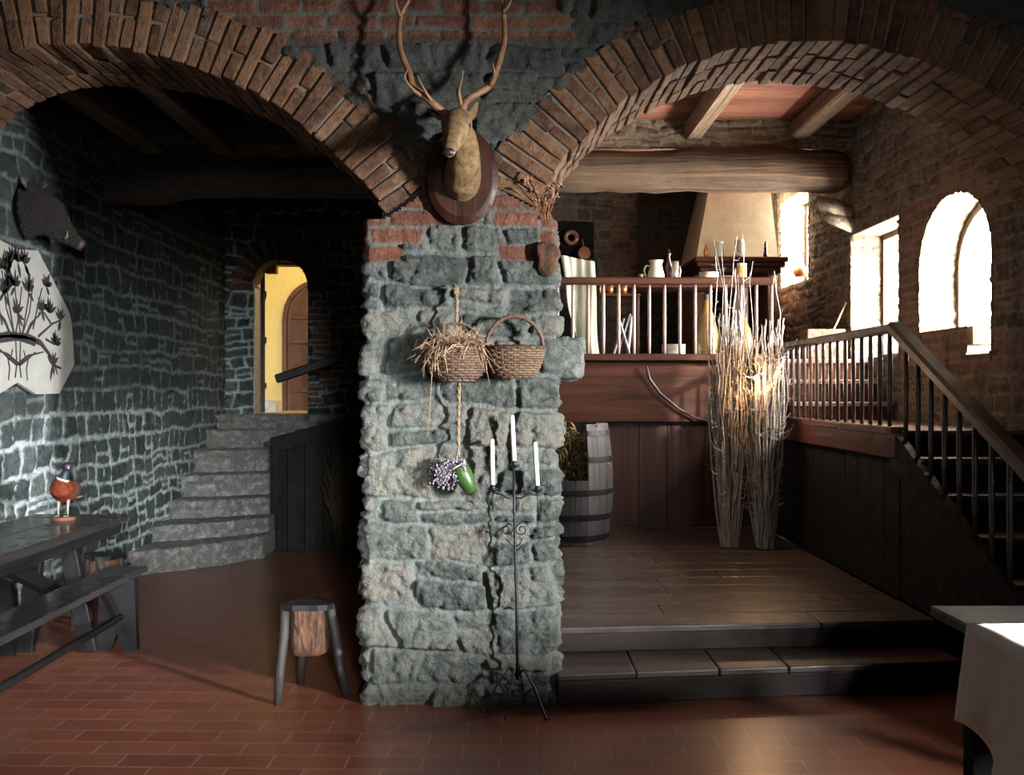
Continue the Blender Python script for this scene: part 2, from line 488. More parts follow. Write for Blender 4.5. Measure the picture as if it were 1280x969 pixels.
# back face and body of the arcade (dark backing)
def ring_pts(fn, x0, x1, n):
    xs = [x0+(x1-x0)*(.5-.5*math.cos(PI*i/n)) for i in range(n+1)]
    return [(x, float(fn(np.array(x)))) for x in xs]
def arch_profile(fn, x0, x1, left_drop, right_drop):
    pts = ring_pts(fn, x0, x1, 260)
    pts = [(x0, left_drop)]+pts if left_drop is not None else pts
    pts = pts+[(x1, right_drop)] if right_drop is not None else pts
    return pts
def resample(pts, step):
    out = [pts[0]]; acc = 0
    L = [0]
    for a, b_ in zip(pts, pts[1:]): L.append(L[-1]+math.hypot(b_[0]-a[0], b_[1]-a[1]))
    n = int(L[-1]/step); res = []
    j = 0
    for i in range(n+1):
        s = L[-1]*i/n
        while j < len(L)-2 and L[j+1] < s: j += 1
        t = (s-L[j])/max(L[j+1]-L[j], 1e-9); a, b_ = pts[j], pts[j+1]
        res.append((a[0]+(b_[0]-a[0])*t, a[1]+(b_[1]-a[1])*t, (b_[0]-a[0]), (b_[1]-a[1])))
    return res
def brick_arch(name, fn, x0, x1, ld, rd, depth_lo, depth_hi, radial=.28, rad_jit=.03, pitch=.062, rows=3, seed=3, mat=None, mort=None, face_jit=.012, parent=None):
    rnd = random.Random(seed); mb = MB(); pts = arch_profile(fn, x0, x1, ld, rd)
    rs = resample(pts, pitch); D = depth_hi-depth_lo
    for i, (x, z, dx, dz) in enumerate(rs):
        l = math.hypot(dx, dz) or 1; tx, tz = dx/l, dz/l; nx, nz = -tz, tx       # outward normal (up at the crown)
        if nz < -.2: nx, nz = -nx, -nz
        off = rnd.uniform(-.12, .12)
        cuts = [0]+[(k+1)/rows+off*.5*rnd.uniform(.2, 1) for k in range(rows-1)]+[1]
        for k in range(rows):
            a, c_ = cuts[k], cuts[k+1]
            R = radial+rnd.uniform(-rad_jit, rad_jit)
            y0, y1 = depth_lo+D*a, depth_lo+D*c_
            if k == 0: y0 -= rnd.uniform(0, face_jit)+.012
            if k == rows-1: y1 += rnd.uniform(0, face_jit)
            ins = rnd.uniform(-.008, .008)
            split = rnd.random() < .35 and k == 0
            parts_ = [(ins, R)] if not split else [(ins, R*.48), (R*.5+ins, R)]
            for (r0, r1) in parts_:
                rc = (r0+r1)/2
                c = Vector((x+nx*rc, (y0+y1)/2+(rnd.uniform(-.004, .004) if split else 0), z+nz*rc))
                m = Matrix(((tx, 0, nx), (0, 1, 0), (tz, 0, nz)))
                rot = Matrix.Rotation(rnd.uniform(-.025, .025), 3, 'Y') @ m
                wdt = pitch*(1+.0)-rnd.uniform(.008, .014)
                mb.box(c, (wdt*(1+rc/3.2), (y1-y0)-.008, r1-r0-.004), rot, ch=.005, jit=.0035, tone=rnd.random())
    o = mb.build(name, mat or M['brick'], parent)
    # mortar bed
    mb = MB(); p2 = resample(pts, .03); vs = []
    for (x, z, dx, dz) in p2:
        l = math.hypot(dx, dz) or 1; nx, nz = -dz/l, dx/l
        if nz < -.2: nx, nz = -nx, -nz
        for (r, y) in ((.014, depth_lo), (.014, depth_hi), (radial-.02, depth_hi), (radial-.02, depth_lo)):
            vs.append((x+nx*r, y, z+nz*r))
    fs = []
    for i in range(len(p2)-1):
        for k in range(4): fs.append((i*4+k, i*4+(k+1) % 4, i*4+4+(k+1) % 4, i*4+4+k))
    mb.add(vs, fs); mb.build('mortar', mort or M['mortar'], o)
    return o
t1 = brick_arch('trim_1', arcL, XL0+.02, XL1, 1.9, None, PF-.004, PB, radial=.29, seed=4, face_jit=.018); t1['kind'] = 'structure'
t2 = brick_arch('trim_2', arcR, XR0, XR1, None, 1.5, PF-.004, PB, radial=.29, seed=9); t2['kind'] = 'structure'
# filling between the two faces, above the arches
mb = MB()
def fillbox(fn, x0, x1, n=26):
    for i in range(n):
        a = x0+(x1-x0)*i/n; c = x0+(x1-x0)*(i+1)/n
        z = max(float(fn(np.array(a))), float(fn(np.array(c))), float(fn(np.array((a+c)/2))))+.15
        mb.box(((a+c)/2, (PF+PB)/2+.02, (z+4.3)/2), (c-a+.001, PB-PF-.04, 4.3-z), ch=0)
fillbox(arcL, XL0, XL1); fillbox(arcR, XR0, XR1)
mb.box(((XL1+XR0)/2, (PF+PB)/2+.02, 3.28), (XR0-XL1, PB-PF-.04, 2.05), ch=0)
mb.box((-3.35, (PF+PB)/2+.02, 2.15), (.74, PB-PF-.04, 4.3), ch=0); mb.box((3.75, (PF+PB)/2+.02, 2.15), (1.5, PB-PF-.04, 4.3), ch=0)
mb.build('core', M['dark'], wa)

# side walls
stW = Style(rh=(.10, .19), cw=(.13, .32), joint=.018, relief=.018, rough=.008, warp=.03, split=.25, seed=21)
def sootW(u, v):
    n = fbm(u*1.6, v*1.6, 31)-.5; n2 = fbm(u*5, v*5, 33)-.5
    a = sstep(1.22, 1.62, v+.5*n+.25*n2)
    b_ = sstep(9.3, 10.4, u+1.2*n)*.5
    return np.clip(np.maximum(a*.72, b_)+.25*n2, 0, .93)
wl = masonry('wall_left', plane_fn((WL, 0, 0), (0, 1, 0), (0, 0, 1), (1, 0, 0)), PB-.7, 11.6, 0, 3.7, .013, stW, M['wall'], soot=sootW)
wl['kind'] = 'structure'
DX0, DX1, DZ0, DZS = -2.65, -2.07, 1.22, 2.56
DC = (DX0+DX1)/2; DR = (DX1-DX0)/2
def doormask(x, z):
    op = (x > DX0) & (x < DX1) & (z > DZ0) & (z < DZS)
    op |= (np.hypot(x-DC, z-DZS) < DR) & (z >= DZS)
    return ~op
def jambbrick(x, z): return (x > DX1) & (x < DX1+.22) & (z > DZ0+.1) & (z < DZS)
def sootB(u, v): return np.clip(.35+.5*(fbm(u*2, v*2, 41)-.5), 0, .9)
stB = Style(rh=(.10, .18), cw=(.13, .3), joint=.015, relief=.02, rough=.008, warp=.03, split=.25, seed=23)
wb = masonry('wall_back', plane_fn((0, 11.5, 0), (1, 0, 0), (0, 0, 1), (0, -1, 0)), -3.05, .1, 0, 3.7, .014, stB, M['wall'], mask=doormask, brick=jambbrick, bst=stBr, soot=sootB)
wb['kind'] = 'structure'
def arcD(x): return DZS+np.sqrt(np.maximum(DR**2-(x-DC)**2, 0))
o = brick_arch('brick_surround', arcD, DX0, DX1, None, None, 11.47, 11.78, radial=.24, rad_jit=.02, pitch=.075, rows=1, seed=12, mat=brick_mat('sooty brick', (.05, .025, .018), (.09, .045, .032), (.13, .07, .05)), parent=wb)
# door reveal
mb = MB()
mb.box((DX0-.04, 11.68, (DZ0+DZS)/2), (.1, .30, DZS-DZ0)); mb.box((DX1+.04, 11.68, (DZ0+DZS)/2), (.1, .30, DZS-DZ0))
mb.build('reveal', plain('pale door reveal', (.32, .30, .26), .9, var=.3), wb)

# right wall with three windows
def win(y, z):
    cy, r = 7.50, .605
    op = (y > 6.895) & (y < 8.105) & (z > np.where(y < 7.28, 1.69, 1.90)) & (z < 2.36)
    op |= (((y-cy)/r)**2+((z-2.36)/.47)**2 < 1) & (z >= 2.36)
    op |= (y > 8.52) & (y < 9.70) & (z > 1.74) & (z < 2.85)
    op |= (y > 11.05) & (y < 12.15) & (z > 2.60) & (z < 3.55)
    return ~op
def brR(y, z):
    a = (((y-7.5)/.8)**2+((z-2.36)/.66)**2 < 1) & (z > 2.3)
    a |= (z > 1.60) & (z < 1.92) & (y > 6.8) & (y < 8.2)
    a |= (np.abs(y-8.31) < .2) & (z > 1.6) & (z < 2.9)
    return a
stR = Style(rh=(.08, .16), cw=(.12, .3), joint=.015, relief=.022, rough=.009, warp=.026, split=.25, seed=25)
wr = masonry('wall_right', plane_fn((WR, 0, 0), (0, 1, 0), (0, 0, 1), (-1, 0, 0)), PB-.7, 12.35, 0, 4.1, .013, stR, M['rwall'], mask=win, brick=brR, bst=stBr)
wr['kind'] = 'structure'
stV = Style(rh=(.09, .15), cw=(.14, .3), joint=.013, relief=.018, rough=.008, warp=.02, split=.2, seed=27)
WO = 3.52
def reveal(y, z0, z1, n):     # jamb plane
    masonry('reveal', plane_fn((0, y, 0), (1, 0, 0), (0, 0, 1), (0, n, 0)), WR-.01, WO, z0, z1, .014, stV, M['reveal'], parent=wr)
reveal(8.105, 1.85, 2.40, -1); reveal(6.895, 1.65, 2.40, 1); reveal(9.70, 1.7, 2.87, -1); reveal(8.52, 1.7, 2.87, 1)
reveal(12.15, 2.5, 3.6, -1); reveal(11.05, 2.5, 3.6, 1)
def arcfn(u, v):              # arched head of the first window; u around, v into the wall
    a = u
    Pp = np.zeros(u.shape+(3,)); Nn = np.zeros(u.shape+(3,))
    Pp[..., 0] = v; Pp[..., 1] = 7.50-.605*np.cos(a); Pp[..., 2] = 2.36+.47*np.sin(a)
    Nn[..., 1] = np.cos(a); Nn[..., 2] = -np.sin(a)
    return Pp, Nn
masonry('reveal', arcfn, 0, PI, WR-.01, WO, .016, stV, M['reveal'], parent=wr, flat=.5)
mb = MB()
for (y0, y1, z) in ((6.89, 7.28, 1.69), (7.28, 8.11, 1.90), (8.50, 9.72, 1.74), (11.03, 12.17, 2.60)):
    mb.box(((WR+WO)/2+.03, (y0+y1)/2, z-.06), (WO-WR-.01, y1-y0, .12), jit=.003)
mb.box((3.31, 9.11, 2.90), (.43, 1.3, .11)); mb.box((3.31, 11.6, 3.6), (.43, 1.3, .11))
mb.build('sill', M['reveal'], wr)
# outer leaf closes the wall around the openings
mb = MB(); X0, X1 = WO-.10, WO+.06
def leaf(y0, y1, z0, z1): mb.box(((X0+X1)/2, (y0+y1)/2, (z0+z1)/2), (X1-X0, y1-y0, z1-z0), ch=0)
leaf(5.0, 6.88, 0, 4.2); leaf(8.12, 8.50, 0, 4.2); leaf(9.71, 11.03, 0, 4.2); leaf(12.16, 12.6, 0, 4.2)
leaf(6.88, 8.12, 0, 1.68); leaf(6.88, 8.12, 2.84, 4.2); leaf(8.5, 9.71, 0, 1.72); leaf(8.5, 9.71, 2.86, 4.2); leaf(11.03, 12.16, 0, 2.58); leaf(11.03, 12.16, 3.58, 4.2)
for sgn in (-1, 1):           # corners over the arched window
    pts = [(7.5+sgn*.62*math.cos(a), 2.36+.47*math.sin(a)) for a in [PI/2*i/10 for i in range(11)]]+[(7.5, 2.86), (7.5+sgn*.63, 2.86)]
    mb.prism(pts, 'x', (X0, X1))
mb.build('outer_leaf', M['dark'], wr)
# glazing frames and panes
M['frame'] = wood_mat('window frame wood', (.05, .03, .02), (.12, .07, .045), 'z')
gm, nt, b_ = mat_new('window glass'); b_.inputs['Roughness'].default_value = .02; b_.inputs['Transmission Weight'].default_value = 1; b_.inputs['IOR'].default_value = 1.02
def tube_arch(mb, cy, ry, z0, zs, rz, x, w):
    pts = [Vector((x, cy-ry, z0))]+[Vector((x, cy-ry*math.cos(a), zs+rz*math.sin(a))) for a in [PI*i/16 for i in range(17)]]+[Vector((x, cy+ry, z0))]
    for a, c in zip(pts, pts[1:]): mb.beam(a, c, w, .05, up=(1, 0, 0))
    mb.beam(pts[-1], pts[0], w, .05, up=(1, 0, 0))
for k, (cy, hw, z0, z1, arch) in enumerate(((7.5, .585, 1.70, 2.36, True), (9.11, .57, 1.76, 2.83, False), (11.6, .53, 2.62, 3.53, False))):
    w = MB(); x = WO-.13
    if arch: tube_arch(w, cy, hw, z0, z1, .44, x, .06); top = 2.8
    else:
        for (a, c) in (((cy-hw, z0), (cy-hw, z1)), ((cy+hw, z0), (cy+hw, z1)), ((cy-hw, z0), (cy+hw, z0)), ((cy-hw, z1), (cy+hw, z1))):
            w.beam((x, a[0], a[1]), (x, c[0], c[1]), .06, .05, up=(1, 0, 0))
        top = z1
    w.beam((x, cy, z0), (x, cy, top), .05, .04, up=(1, 0, 0))
    o = w.build('window_%d' % (k+1), M['frame']); o['kind'] = 'structure'

# back wall of the kitchen loft, divider between the chambers
stK = Style(rh=(.08, .15), cw=(.12, .28), joint=.013, relief=.02, rough=.008, warp=.024, split=.25, seed=29)
o = masonry('wall_kitchen', plane_fn((0, 12.3, 0), (1, 0, 0), (0, 0, 1), (0, -1, 0)), -.1, 3.2, 0, 4.1, .014, stK, M['rwall'], brick=lambda x, z: (x > 1.25) & (x < 1.5), bst=stBr,
            soot=lambda x, z: np.where(x < 1.5, .25, .75)*np.ones_like(x))
o['kind'] = 'structure'
mb = MB(); mb.box((.0, 9.1, 2.1), (.12, 6.6, 4.2)); o = mb.build('wall_divider', M['dark']); o['kind'] = 'structure'

# ceilings
M['board'] = wood_mat('ceiling boards', (.14, .05, .03), (.34, .13, .075), 'x', .75, 10, tonevar=.8)
M['joist'] = wood_mat('joist wood', (.10, .065, .04), (.26, .17, .105), 'y', .8, 10, bump=1, bdist=.015)
M['darkboard'] = wood_mat('sooty boards', (.02, .015, .012), (.06, .045, .035), 'x', .8, 10)
M['log'] = wood_mat('sooty log', (.025, .020, .016), (.085, .068, .054), 'x', .75, 10, bump=.5)
M['beamR'] = wood_mat('old beam wood', (.05, .030, .018), (.19, .115, .065), 'x', .75, 9, bump=1, bdist=.02)
def boards(name, x0, x1, y0, y1, z, mat, w=.22):
    mb = MB(); y = y0
    while y < y1:
        mb.box(((x0+x1)/2, y+w/2, z+.015), (x1-x0, w-.006, .03), ch=.003, jit=.001); y += w
    mb.box(((x0+x1)/2, (y0+y1)/2, z+.08), (x1-x0, y1-y0, .06))
    o = mb.build(name, mat); o['kind'] = 'structure'; return o
boards('ceiling_right', .05, 3.6, PB-.1, 12.4, 3.88, M['board'])
boards('ceiling_left', -3.05, .0, PB-.1, 11.6, 3.56, M['darkboard'])

# floors
m, nt, b_ = mat_new('terracotta tiles'); n = N(nt); co = n.coord()
br = n.new('ShaderNodeTexBrick'); n.link(n.mapping(co, (1, 1, 1), (0, 0, .03)), br.inputs['Vector'])
br.inputs['Scale'].default_value = 1; br.inputs['Brick Width'].default_value = .30; br.inputs['Row Height'].default_value = .15; br.inputs['Mortar Size'].default_value = .004
br.inputs['Color1'].default_value = (.150, .046, .027, 1); br.inputs['Color2'].default_value = (.20, .066, .038, 1); br.inputs['Mortar'].default_value = (.25, .14, .11, 1)
no = n.noise(co, 4, 3, .5); nf = n.noise(co, 30, 3, .5)
c = n.mix(n.math('MULTIPLY', no, .35), br.outputs['Color'], n.mix(1, br.outputs['Color'], (.45, .38, .36), 'MULTIPLY'))
n.link(c, b_.inputs['Base Color'])
b_.inputs['Roughness'].default_value = .30
b_.inputs['Specular IOR Level'].default_value = .5
M['tile'] = m
mb = MB(); mb.box((.3, 4.5, -.05), (8.6, 15, .1)); o = mb.build('floor', M['tile']); o['kind'] = 'structure'

# the front room the camera stands in (plain plaster, tiled floor), closed so that only its windows and the added fill light it
M['plaster'] = plain('front room plaster', (.22, .20, .18), .9, var=.15, scale=4)
mb = MB(); mb.box((-3.95, 1.2, 2.1), (.2, 8, 4.2)); o = mb.build('wall_front_left', M['plaster']); o['kind'] = 'structure'
mb = MB(); mb.box((.3, -2.7, 2.1), (8.6, .2, 4.2)); o = mb.build('wall_rear', M['plaster']); o['kind'] = 'structure'
mb = MB()  # right wall of the front room with a small opening that lets the sun onto the table
oy0, oy1, oz0, oz1 = -.85, .05, 2.10, 2.235
for (y0, y1, z0, z1) in ((-2.7, oy0, 0, 4.2), (oy1, 5.2, 0, 4.2), (oy0, oy1, 0, oz0), (oy0, oy1, oz1, 4.2)):
    mb.box((4.5, (y0+y1)/2, (z0+z1)/2), (.12, y1-y0, z1-z0), ch=0)
o = mb.build('wall_front_right', M['plaster']); o['kind'] = 'structure'
mb = MB(); mb.box((.3, 1.2, 4.25), (8.8, 8, .1)); o = mb.build('ceiling_front', M['plaster']); o['kind'] = 'structure'
# lid over everything
mb = MB(); mb.box((.3, 9.0, 4.36), (8.8, 8, .12)); o = mb.build('ceiling_upper', M['dark']); o['kind'] = 'structure'

# ================================================================== CAMERA, WORLD, LIGHTS
cam = bpy.data.cameras.new('camera'); co_ = bpy.data.objects.new('camera', cam); COL.objects.link(co_)
cam.sensor_width = 36; cam.lens = 36*F/1280; cam.clip_start = .05
cam.shift_x = (640-CX)/1280; cam.shift_y = (CY-484.5)/1280
co_.location = (0, 0, EYE); co_.rotation_euler = (PI/2, 0, 0); SC.camera = co_
w = bpy.data.worlds.new('sky'); SC.world = w; w.use_nodes = True
w.node_tree.nodes['Background'].inputs[0].default_value = (1, .97, .93, 1); w.node_tree.nodes['Background'].inputs[1].default_value = 5.0
SC.view_settings.view_transform = 'Standard'; SC.view_settings.look = 'None'; SC.view_settings.gamma = 1; SC.view_settings.exposure = 0
def area(name, loc, target, sx, sy, power, col=(1, 1, 1), spread=180):
    l = bpy.data.lights.new(name, 'AREA'); l.shape = 'RECTANGLE'; l.size = sx; l.size_y = sy; l.energy = power; l.color = col; l.spread = math.radians(spread)
    o = bpy.data.objects.new(name, l); COL.objects.link(o); o.location = loc
    d = Vector(target)-Vector(loc); o.rotation_euler = d.to_track_quat('-Z', 'Y').to_euler(); return o
# daylight of the front room's windows, then an added fill lamp
area('daylight_key', (4.35, .75, 1.75), (-.90, 5.1, .95), .4, .8, 150, (.98, .98, 1.0), 46)
area('daylight_rear', (.8, -2.5, 1.9), (-2.85, 8.8, .55), .5, .8, 38, (.94, .98, 1.0), 21)
area('added_fill', (1.2, -2.5, 2.0), (-.3, 5, 2.3), 1.2, 1.2, 20, (1, .97, .93), 120)  # added broad fill standing in for bounced room light, not a window
# daylight pouring through the window wall
for k, (y, z, sy, sz, pw) in enumerate(((7.5, 2.2, 1.1, 1.05, 560), (9.1, 2.3, 1.1, 1.0, 340), (11.6, 3.1, 1.0, .85, 560))):
    area('daylight_window', (WO+.10, y, z), (0, y, z+.35), sy, sz, pw, (1, .93, .82))
s = bpy.data.lights.new('sun', 'SUN'); s.energy = 7; s.angle = math.radians(1.5); s.color = (1, .92, .8)
so = bpy.data.objects.new('sun', s); COL.objects.link(so); so.rotation_euler = Vector((-.62, .72, -.30)).to_track_quat('-Z', 'Y').to_euler()
SC.cycles.use_denoising = True
try: SC.cycles.denoiser = 'OPENIMAGEDENOISE'
except Exception: pass
SC.cycles.max_bounces = 6; SC.cycles.diffuse_bounces = 4; SC.cycles.caustics_reflective = False; SC.cycles.caustics_refractive = False
SC.cycles.sample_clamp_indirect = 6
# ================================================================== LEFT CHAMBER
M['blackwood'] = wood_mat('black stained wood', (.006, .006, .007), (.012, .011, .011), 'y', .4, 18, spec=.25, bump=.1)
M['blackwoodz'] = wood_mat('black stained upright wood', (.006, .006, .007), (.010, .009, .009), 'z', .5, 18, spec=.2, bump=.1)
M['tabletop'] = wood_mat('worn dark table top', (.012, .012, .012), (.038, .036, .034), 'y', .24, 10, bump=.05, bdist=.002)
M['sootboard'] = wood_mat('sooty stair boards', (.005, .005, .005), (.014, .013, .012), 'z', .8, 12, spec=.1)
M['bark'] = wood_mat('rough bark', (.02, .011, .008), (.17, .085, .048), 'z', .9, 26, bump=1, bdist=.012, spec=.2)
M['bark'].node_tree.nodes['Mapping'].inputs['Scale'].default_value = (1, 1, .25)
M['logend'] = plain('log end grain', (.16, .14, .12), .75, var=.4, scale=12)

# --- log beam, joists
def log(name, pts, radii, mat, label, cat, n=14, group=None):
    mb = MB(); mb.tube(pts, radii, n=n, sq=(0, 1, 0))
    o = mb.build(name, mat, smooth=True); tag(o, label, cat, group)
    s = o.modifiers.new('s', 'SUBSURF'); s.levels = 1; s.render_levels = 2
    tx = bpy.data.textures.new(name, 'CLOUDS'); tx.noise_scale = .25
    d = o.modifiers.new('d', 'DISPLACE'); d.texture = tx; d.strength = .05; d.mid_level = .5
    return o
log('ceiling_beam', [P(110, 238, 8.1), P(190, 232, 8.1), P(245, 226, 8.1), P(330, 222, 8.1), P(430, 222, 8.1), P(520, 224, 8.1), P(625, 224, 8.1)],
    [(.14, .145), (.14, .15), (.14, .135), (.15, .155), (.15, .16), (.15, .165), (.15, .165)], M['log'], 'thick sooty crooked log beam crossing the chamber with the lit arched doorway', 'beam')
mb = MB()
for (x, y0) in ((-2.72, 0), (-2.17, 0), (-1.45, 0), (-.75, 0)):
    mb = MB(); mb.beam((x, 5.85, 3.385), (x, 8.45, 3.385), .17, .16, ch=.015)
    o = mb.build('ceiling_joist', M['joistL'] if 'joistL' in M else M.setdefault('joistL', wood_mat('sooty joist', (.10, .07, .045), (.28, .20, .13), 'y', .8, 10, bump=.5)))
    tag(o, 'squared dark joist laid over the sooty log beam under the dark boards', 'joist', 'joists over the sooty log beam')
# low stone course on the log, between the joists
o = masonry('wall_course', plane_fn((0, 8.12, 0), (1, 0, 0), (0, 0, 1), (0, -1, 0)), -2.95, -.05, 3.30, 3.56, .013, Style(rh=(.08, .11), cw=(.12, .25), seed=31), M['pillar'], soot=lambda u, v: u*0+.35)
o['kind'] = 'structure'

# --- stone staircase: six fanned steps
st_thing = thing('stone_staircase', 'worn stone staircase fanning up along the green stone wall to the arched doorway', 'staircase', (-2.5, 9.6, 0))
base = Vector((-2.5, 9.6, 0))
stepdef = [((-2.97, 8.50), (-2.10, 9.45), 0, .20), ((-2.97, 9.05), (-2.10, 9.70), .20, .336), ((-2.97, 9.55), (-2.12, 10.0), .336, .492),
           ((-2.97, 9.92), (-2.14, 10.3), .492, .69), ((-2.97, 10.28), (-2.14, 10.65), .69, .898), ((-2.97, 10.72), (-2.10, 11.0), .898, 1.074), ((-2.97, 11.15), (-1.6, 11.3), 1.074, 1.22)]
txs = bpy.data.textures.new('stone rough', 'CLOUDS'); txs.noise_scale = .07; txs.noise_depth = 3
for i, (a, b_, z0, z1) in enumerate(stepdef):
    mb = MB(); poly = []
    a, b_ = Vector(a), Vector(b_); d = (b_-a).normalized(); nrm = Vector((d.y, -d.x))
    n_ = 9
    for k in range(n_+1):
        t = k/n_; bow = .05*math.sin(PI*t)
        p = a.lerp(b_, t)+nrm*(bow+.012*math.sin(k*2.3+i)); poly.append((p.x, p.y))
    poly += [(b_.x, 11.45), (a.x, 11.45)]
    c = [(x-base.x, y-base.y) for x, y in poly]
    sh = [(x, y+(.035 if k <= n_ else 0)) for k, (x, y) in enumerate(c)]
    mb.prism(sh, 'z', (max(0, z0-.02), z1-.055)); mb.prism(c, 'z', (z1-.065, z1))
    o = mb.build('step', M['step'], st_thing); remesh(o, .016, 3)
    dm = o.modifiers.new('d', 'DISPLACE'); dm.texture = txs; dm.strength = .028; dm.mid_level = .5
    at = None

# --- timber stair rising behind the pillar
ts = thing('wooden_stair', 'dark wooden stair with slender railing rising beside the stone steps', 'staircase', (-1.9, 9.9, 0))
T0 = Vector((-1.9, 9.9, 0))
def L(v): return Vector(v)-T0
mb = MB(); a, b_ = P(345, 474, 9.9), P(470, 433, 9.9)
mb.beam(L(a), L(b_), .07, .08, ch=.01); mb.build('handrail', M['blackwoodz'], ts)
for k, x in enumerate((352, 365, 381, 398, 414, 431, 447)):
    t = (x-345)/125; top = a.lerp(b_, t); z0 = P(x, 552-(x-350)*.3, 9.9).z
    mb = MB(); mb.beam(L((top.x, 9.9, z0)), L((top.x, 9.9, top.z-.02)), .028, .028, ch=.006); mb.build('baluster', M['blackwoodz'], ts)
mb = MB(); mb.beam(L(P(392, 490, 9.88)), L(P(392, 452, 9.88)), .07, .07); mb.beam(L(P(440, 475, 9.88)), L(P(440, 430, 9.88)), .07, .07)
mb.v = []; mb.f = []; mb.t = []; mb.mi = []
mb.beam(L((P(398, 0, 9.9).x, 9.9, P(0, 545, 9.9).z)), L((P(398, 0, 9.9).x, 9.9, P(0, 441, 9.9).z)), .08, .08); mb.build('newel_post', M['blackwoodz'], ts)
mb = MB(); mb.beam(L(P(340, 557, 9.86)), L(P(480, 519, 9.86)), .06, .14); mb.build('stringer', M['sootboard'], ts)
for k in range(5):
    mb = MB(); x = -2.05+.25*k; mb.box(L((x, 10.25, .98+.09*k)), (.28, .7, .035)); mb.build('tread', M['blackwoodz'], ts)
for k in range(8):
    mb = MB(); x = -2.06+.16*k+.0; h_ = .95+.27*(x+2.1)*.9; mb.box(L((x, 9.95, h_/2)), (.155, .03, h_)); mb.build('side_board', M['sootboard'], ts)
# dried broom leaning in the dark corner beside that stair
mb = MB(); rnd = random.Random(5)
for k in range(150):
    x0 = -1.28+rnd.gauss(0, .05); x1 = x0-.25*rnd.random()-.02*k/50; zt = rnd.uniform(.45, 1.0)
    mb.tube([(x0, 9.4+rnd.gauss(0, .04), .02), ((x0+x1)/2+.03, 9.45, zt*.5), (x1, 9.5+rnd.gauss(0, .05), zt)], [.006, .005, .002], n=4, cap=False)
o = mb.build('broom_bundle', plain('dry yellow broom', (.055, .038, .012), .9, tone=.8)); tag(o, 'bundle of dry yellow stalks standing below the dark wooden stair', 'dried plants')

# --- room behind the doorway
yel = plain('yellow plaster', (.80, .66, .27), .9, var=.05, bump=.02)
mb = MB()
mb.box((-2.4, 13.5, 2.3), (3.2, .1, 2.6)); mb.box((-3.7, 12.65, 2.3), (.1, 1.8, 2.6)); mb.box((-1.2, 12.65, 2.3), (.1, 1.8, 2.6))
o = mb.build('wall_doorway_room', yel); o['kind'] = 'structure'
mb = MB(); mb.box((-2.4, 12.6, 1.17), (2.6, 2.2, .1)); o = mb.build('floor_doorway_room', plain('pale floor slabs', (.5, .42, .33), .5)); o['kind'] = 'structure'
mb = MB(); mb.box((-2.4, 12.6, 3.35), (2.8, 2.2, .1)); o = mb.build('ceiling_doorway_room', yel); o['kind'] = 'structure'
l = bpy.data.lights.new('room_lamp', 'POINT'); l.energy = 34; l.color = (1, .80, .45); l.shadow_soft_size = .12
o = bpy.data.objects.new('room_lamp', l); COL.objects.link(o); o.location = (-1.75, 12.35, 2.95)
M['doorwood'] = wood_mat('inner door wood', (.05, .017, .007), (.14, .05, .02), 'z', .6, 12)
d2 = thing('arched_door', 'brown arched plank door on the yellow wall beyond the doorway', 'door', (-2.30, 13.42, 1.22)); mb = MB()
pts = [(-.36, 0)]+[(-.36*math.cos(a), 1.12+.42*math.sin(a)) for a in [PI*i/14 for i in range(15)]]+[(.36, 0)]
mb.prism(pts, 'y', (-.02, .02)); mb.build('leaf', M['doorwood'], d2)
for z in (.25, .55, .85, 1.15): mb = MB(); mb.box((0, -.035, z), (.62, .03, .05)); mb.build('batten', M['doorwood'], d2)
mb = MB(); q = [(-.40*math.cos(a), 1.12+.46*math.sin(a)) for a in [PI*i/14 for i in range(15)]]; q = [(-.40, 0)]+q+[(.40, 0)]
for u, v in zip(q, q[1:]): mb.beam((u[0], -.02, u[1]), (v[0], -.02, v[1]), .06, .045, up=(0, 1, 0))
mb.build('door_frame', M['doorwood'], d2)
d1 = thing('open_door', 'dark door leaf standing ajar inside the arched doorway', 'door', (DX0+.035, 11.8, 1.22), .235); mb = MB(); mb.box((-.0, .28, .80), (.045, .56, 1.58)); mb.build('leaf', M['blackwoodz'], d1)
mb = MB()
for z in (.3, .8, 1.3): mb.box((.03, .28, z), (.02, .5, .06))
mb.build('batten', M['blackwoodz'], d1)
mb = MB(); mb.box((-2.35, 11.9, 2.93), (.75, .2, .2)); mb.box((-2.53, 11.84, 2.79), (.12, .12, .10)); mb.build('lintel', M['doorwood'], wb)
mb = MB(); mb.box((-2.60, 12.15, 1.29), (.17, .3, .14), ch=.012, jit=.004); o = mb.build('stone_block', plain('whitewashed block', (.75, .70, .62), .8)); tag(o, 'small whitewashed block on the floor just inside the arched doorway', 'block')
mb = MB(); mb.box((-2.36, 11.6, 1.19), (.78, .36, .06), ch=.01); mb.build('threshold', M['blackwood'], wb)

# --- roe antlers on the back wall
bone = plain('roe skull bone', (.32, .27, .19), .7); horn = plain('roe antler', (.22, .15, .09), .6, var=.4)
def roe(x, z, label):
    t = thing('antler_mount', label, 'antlers', (x, 11.42, z)); mb = MB()
    mb.ball((0, -.03, 0), (.035, .035, .07)); mb.build('skull', bone, t, smooth=True)
    for s in (-1, 1):
        mb = MB(); mb.tube([(s*.02, -.03, .05), (s*.05, -.05, .11), (s*.13, -.06, .19), (s*.17, -.05, .28)], [.011, .009, .007, .003], n=6)
        mb.tube([(s*.07, -.055, .13), (s*.06, -.08, .2)], [.006, .002], n=5); mb.build('antler', horn, t, smooth=True)
roe(-1.66, 2.99, 'small pale forked antlers on the dark wall beside the arched doorway')
roe(-1.40, 3.04, 'small forked antlers half hidden behind the brick edge of the stone pillar')

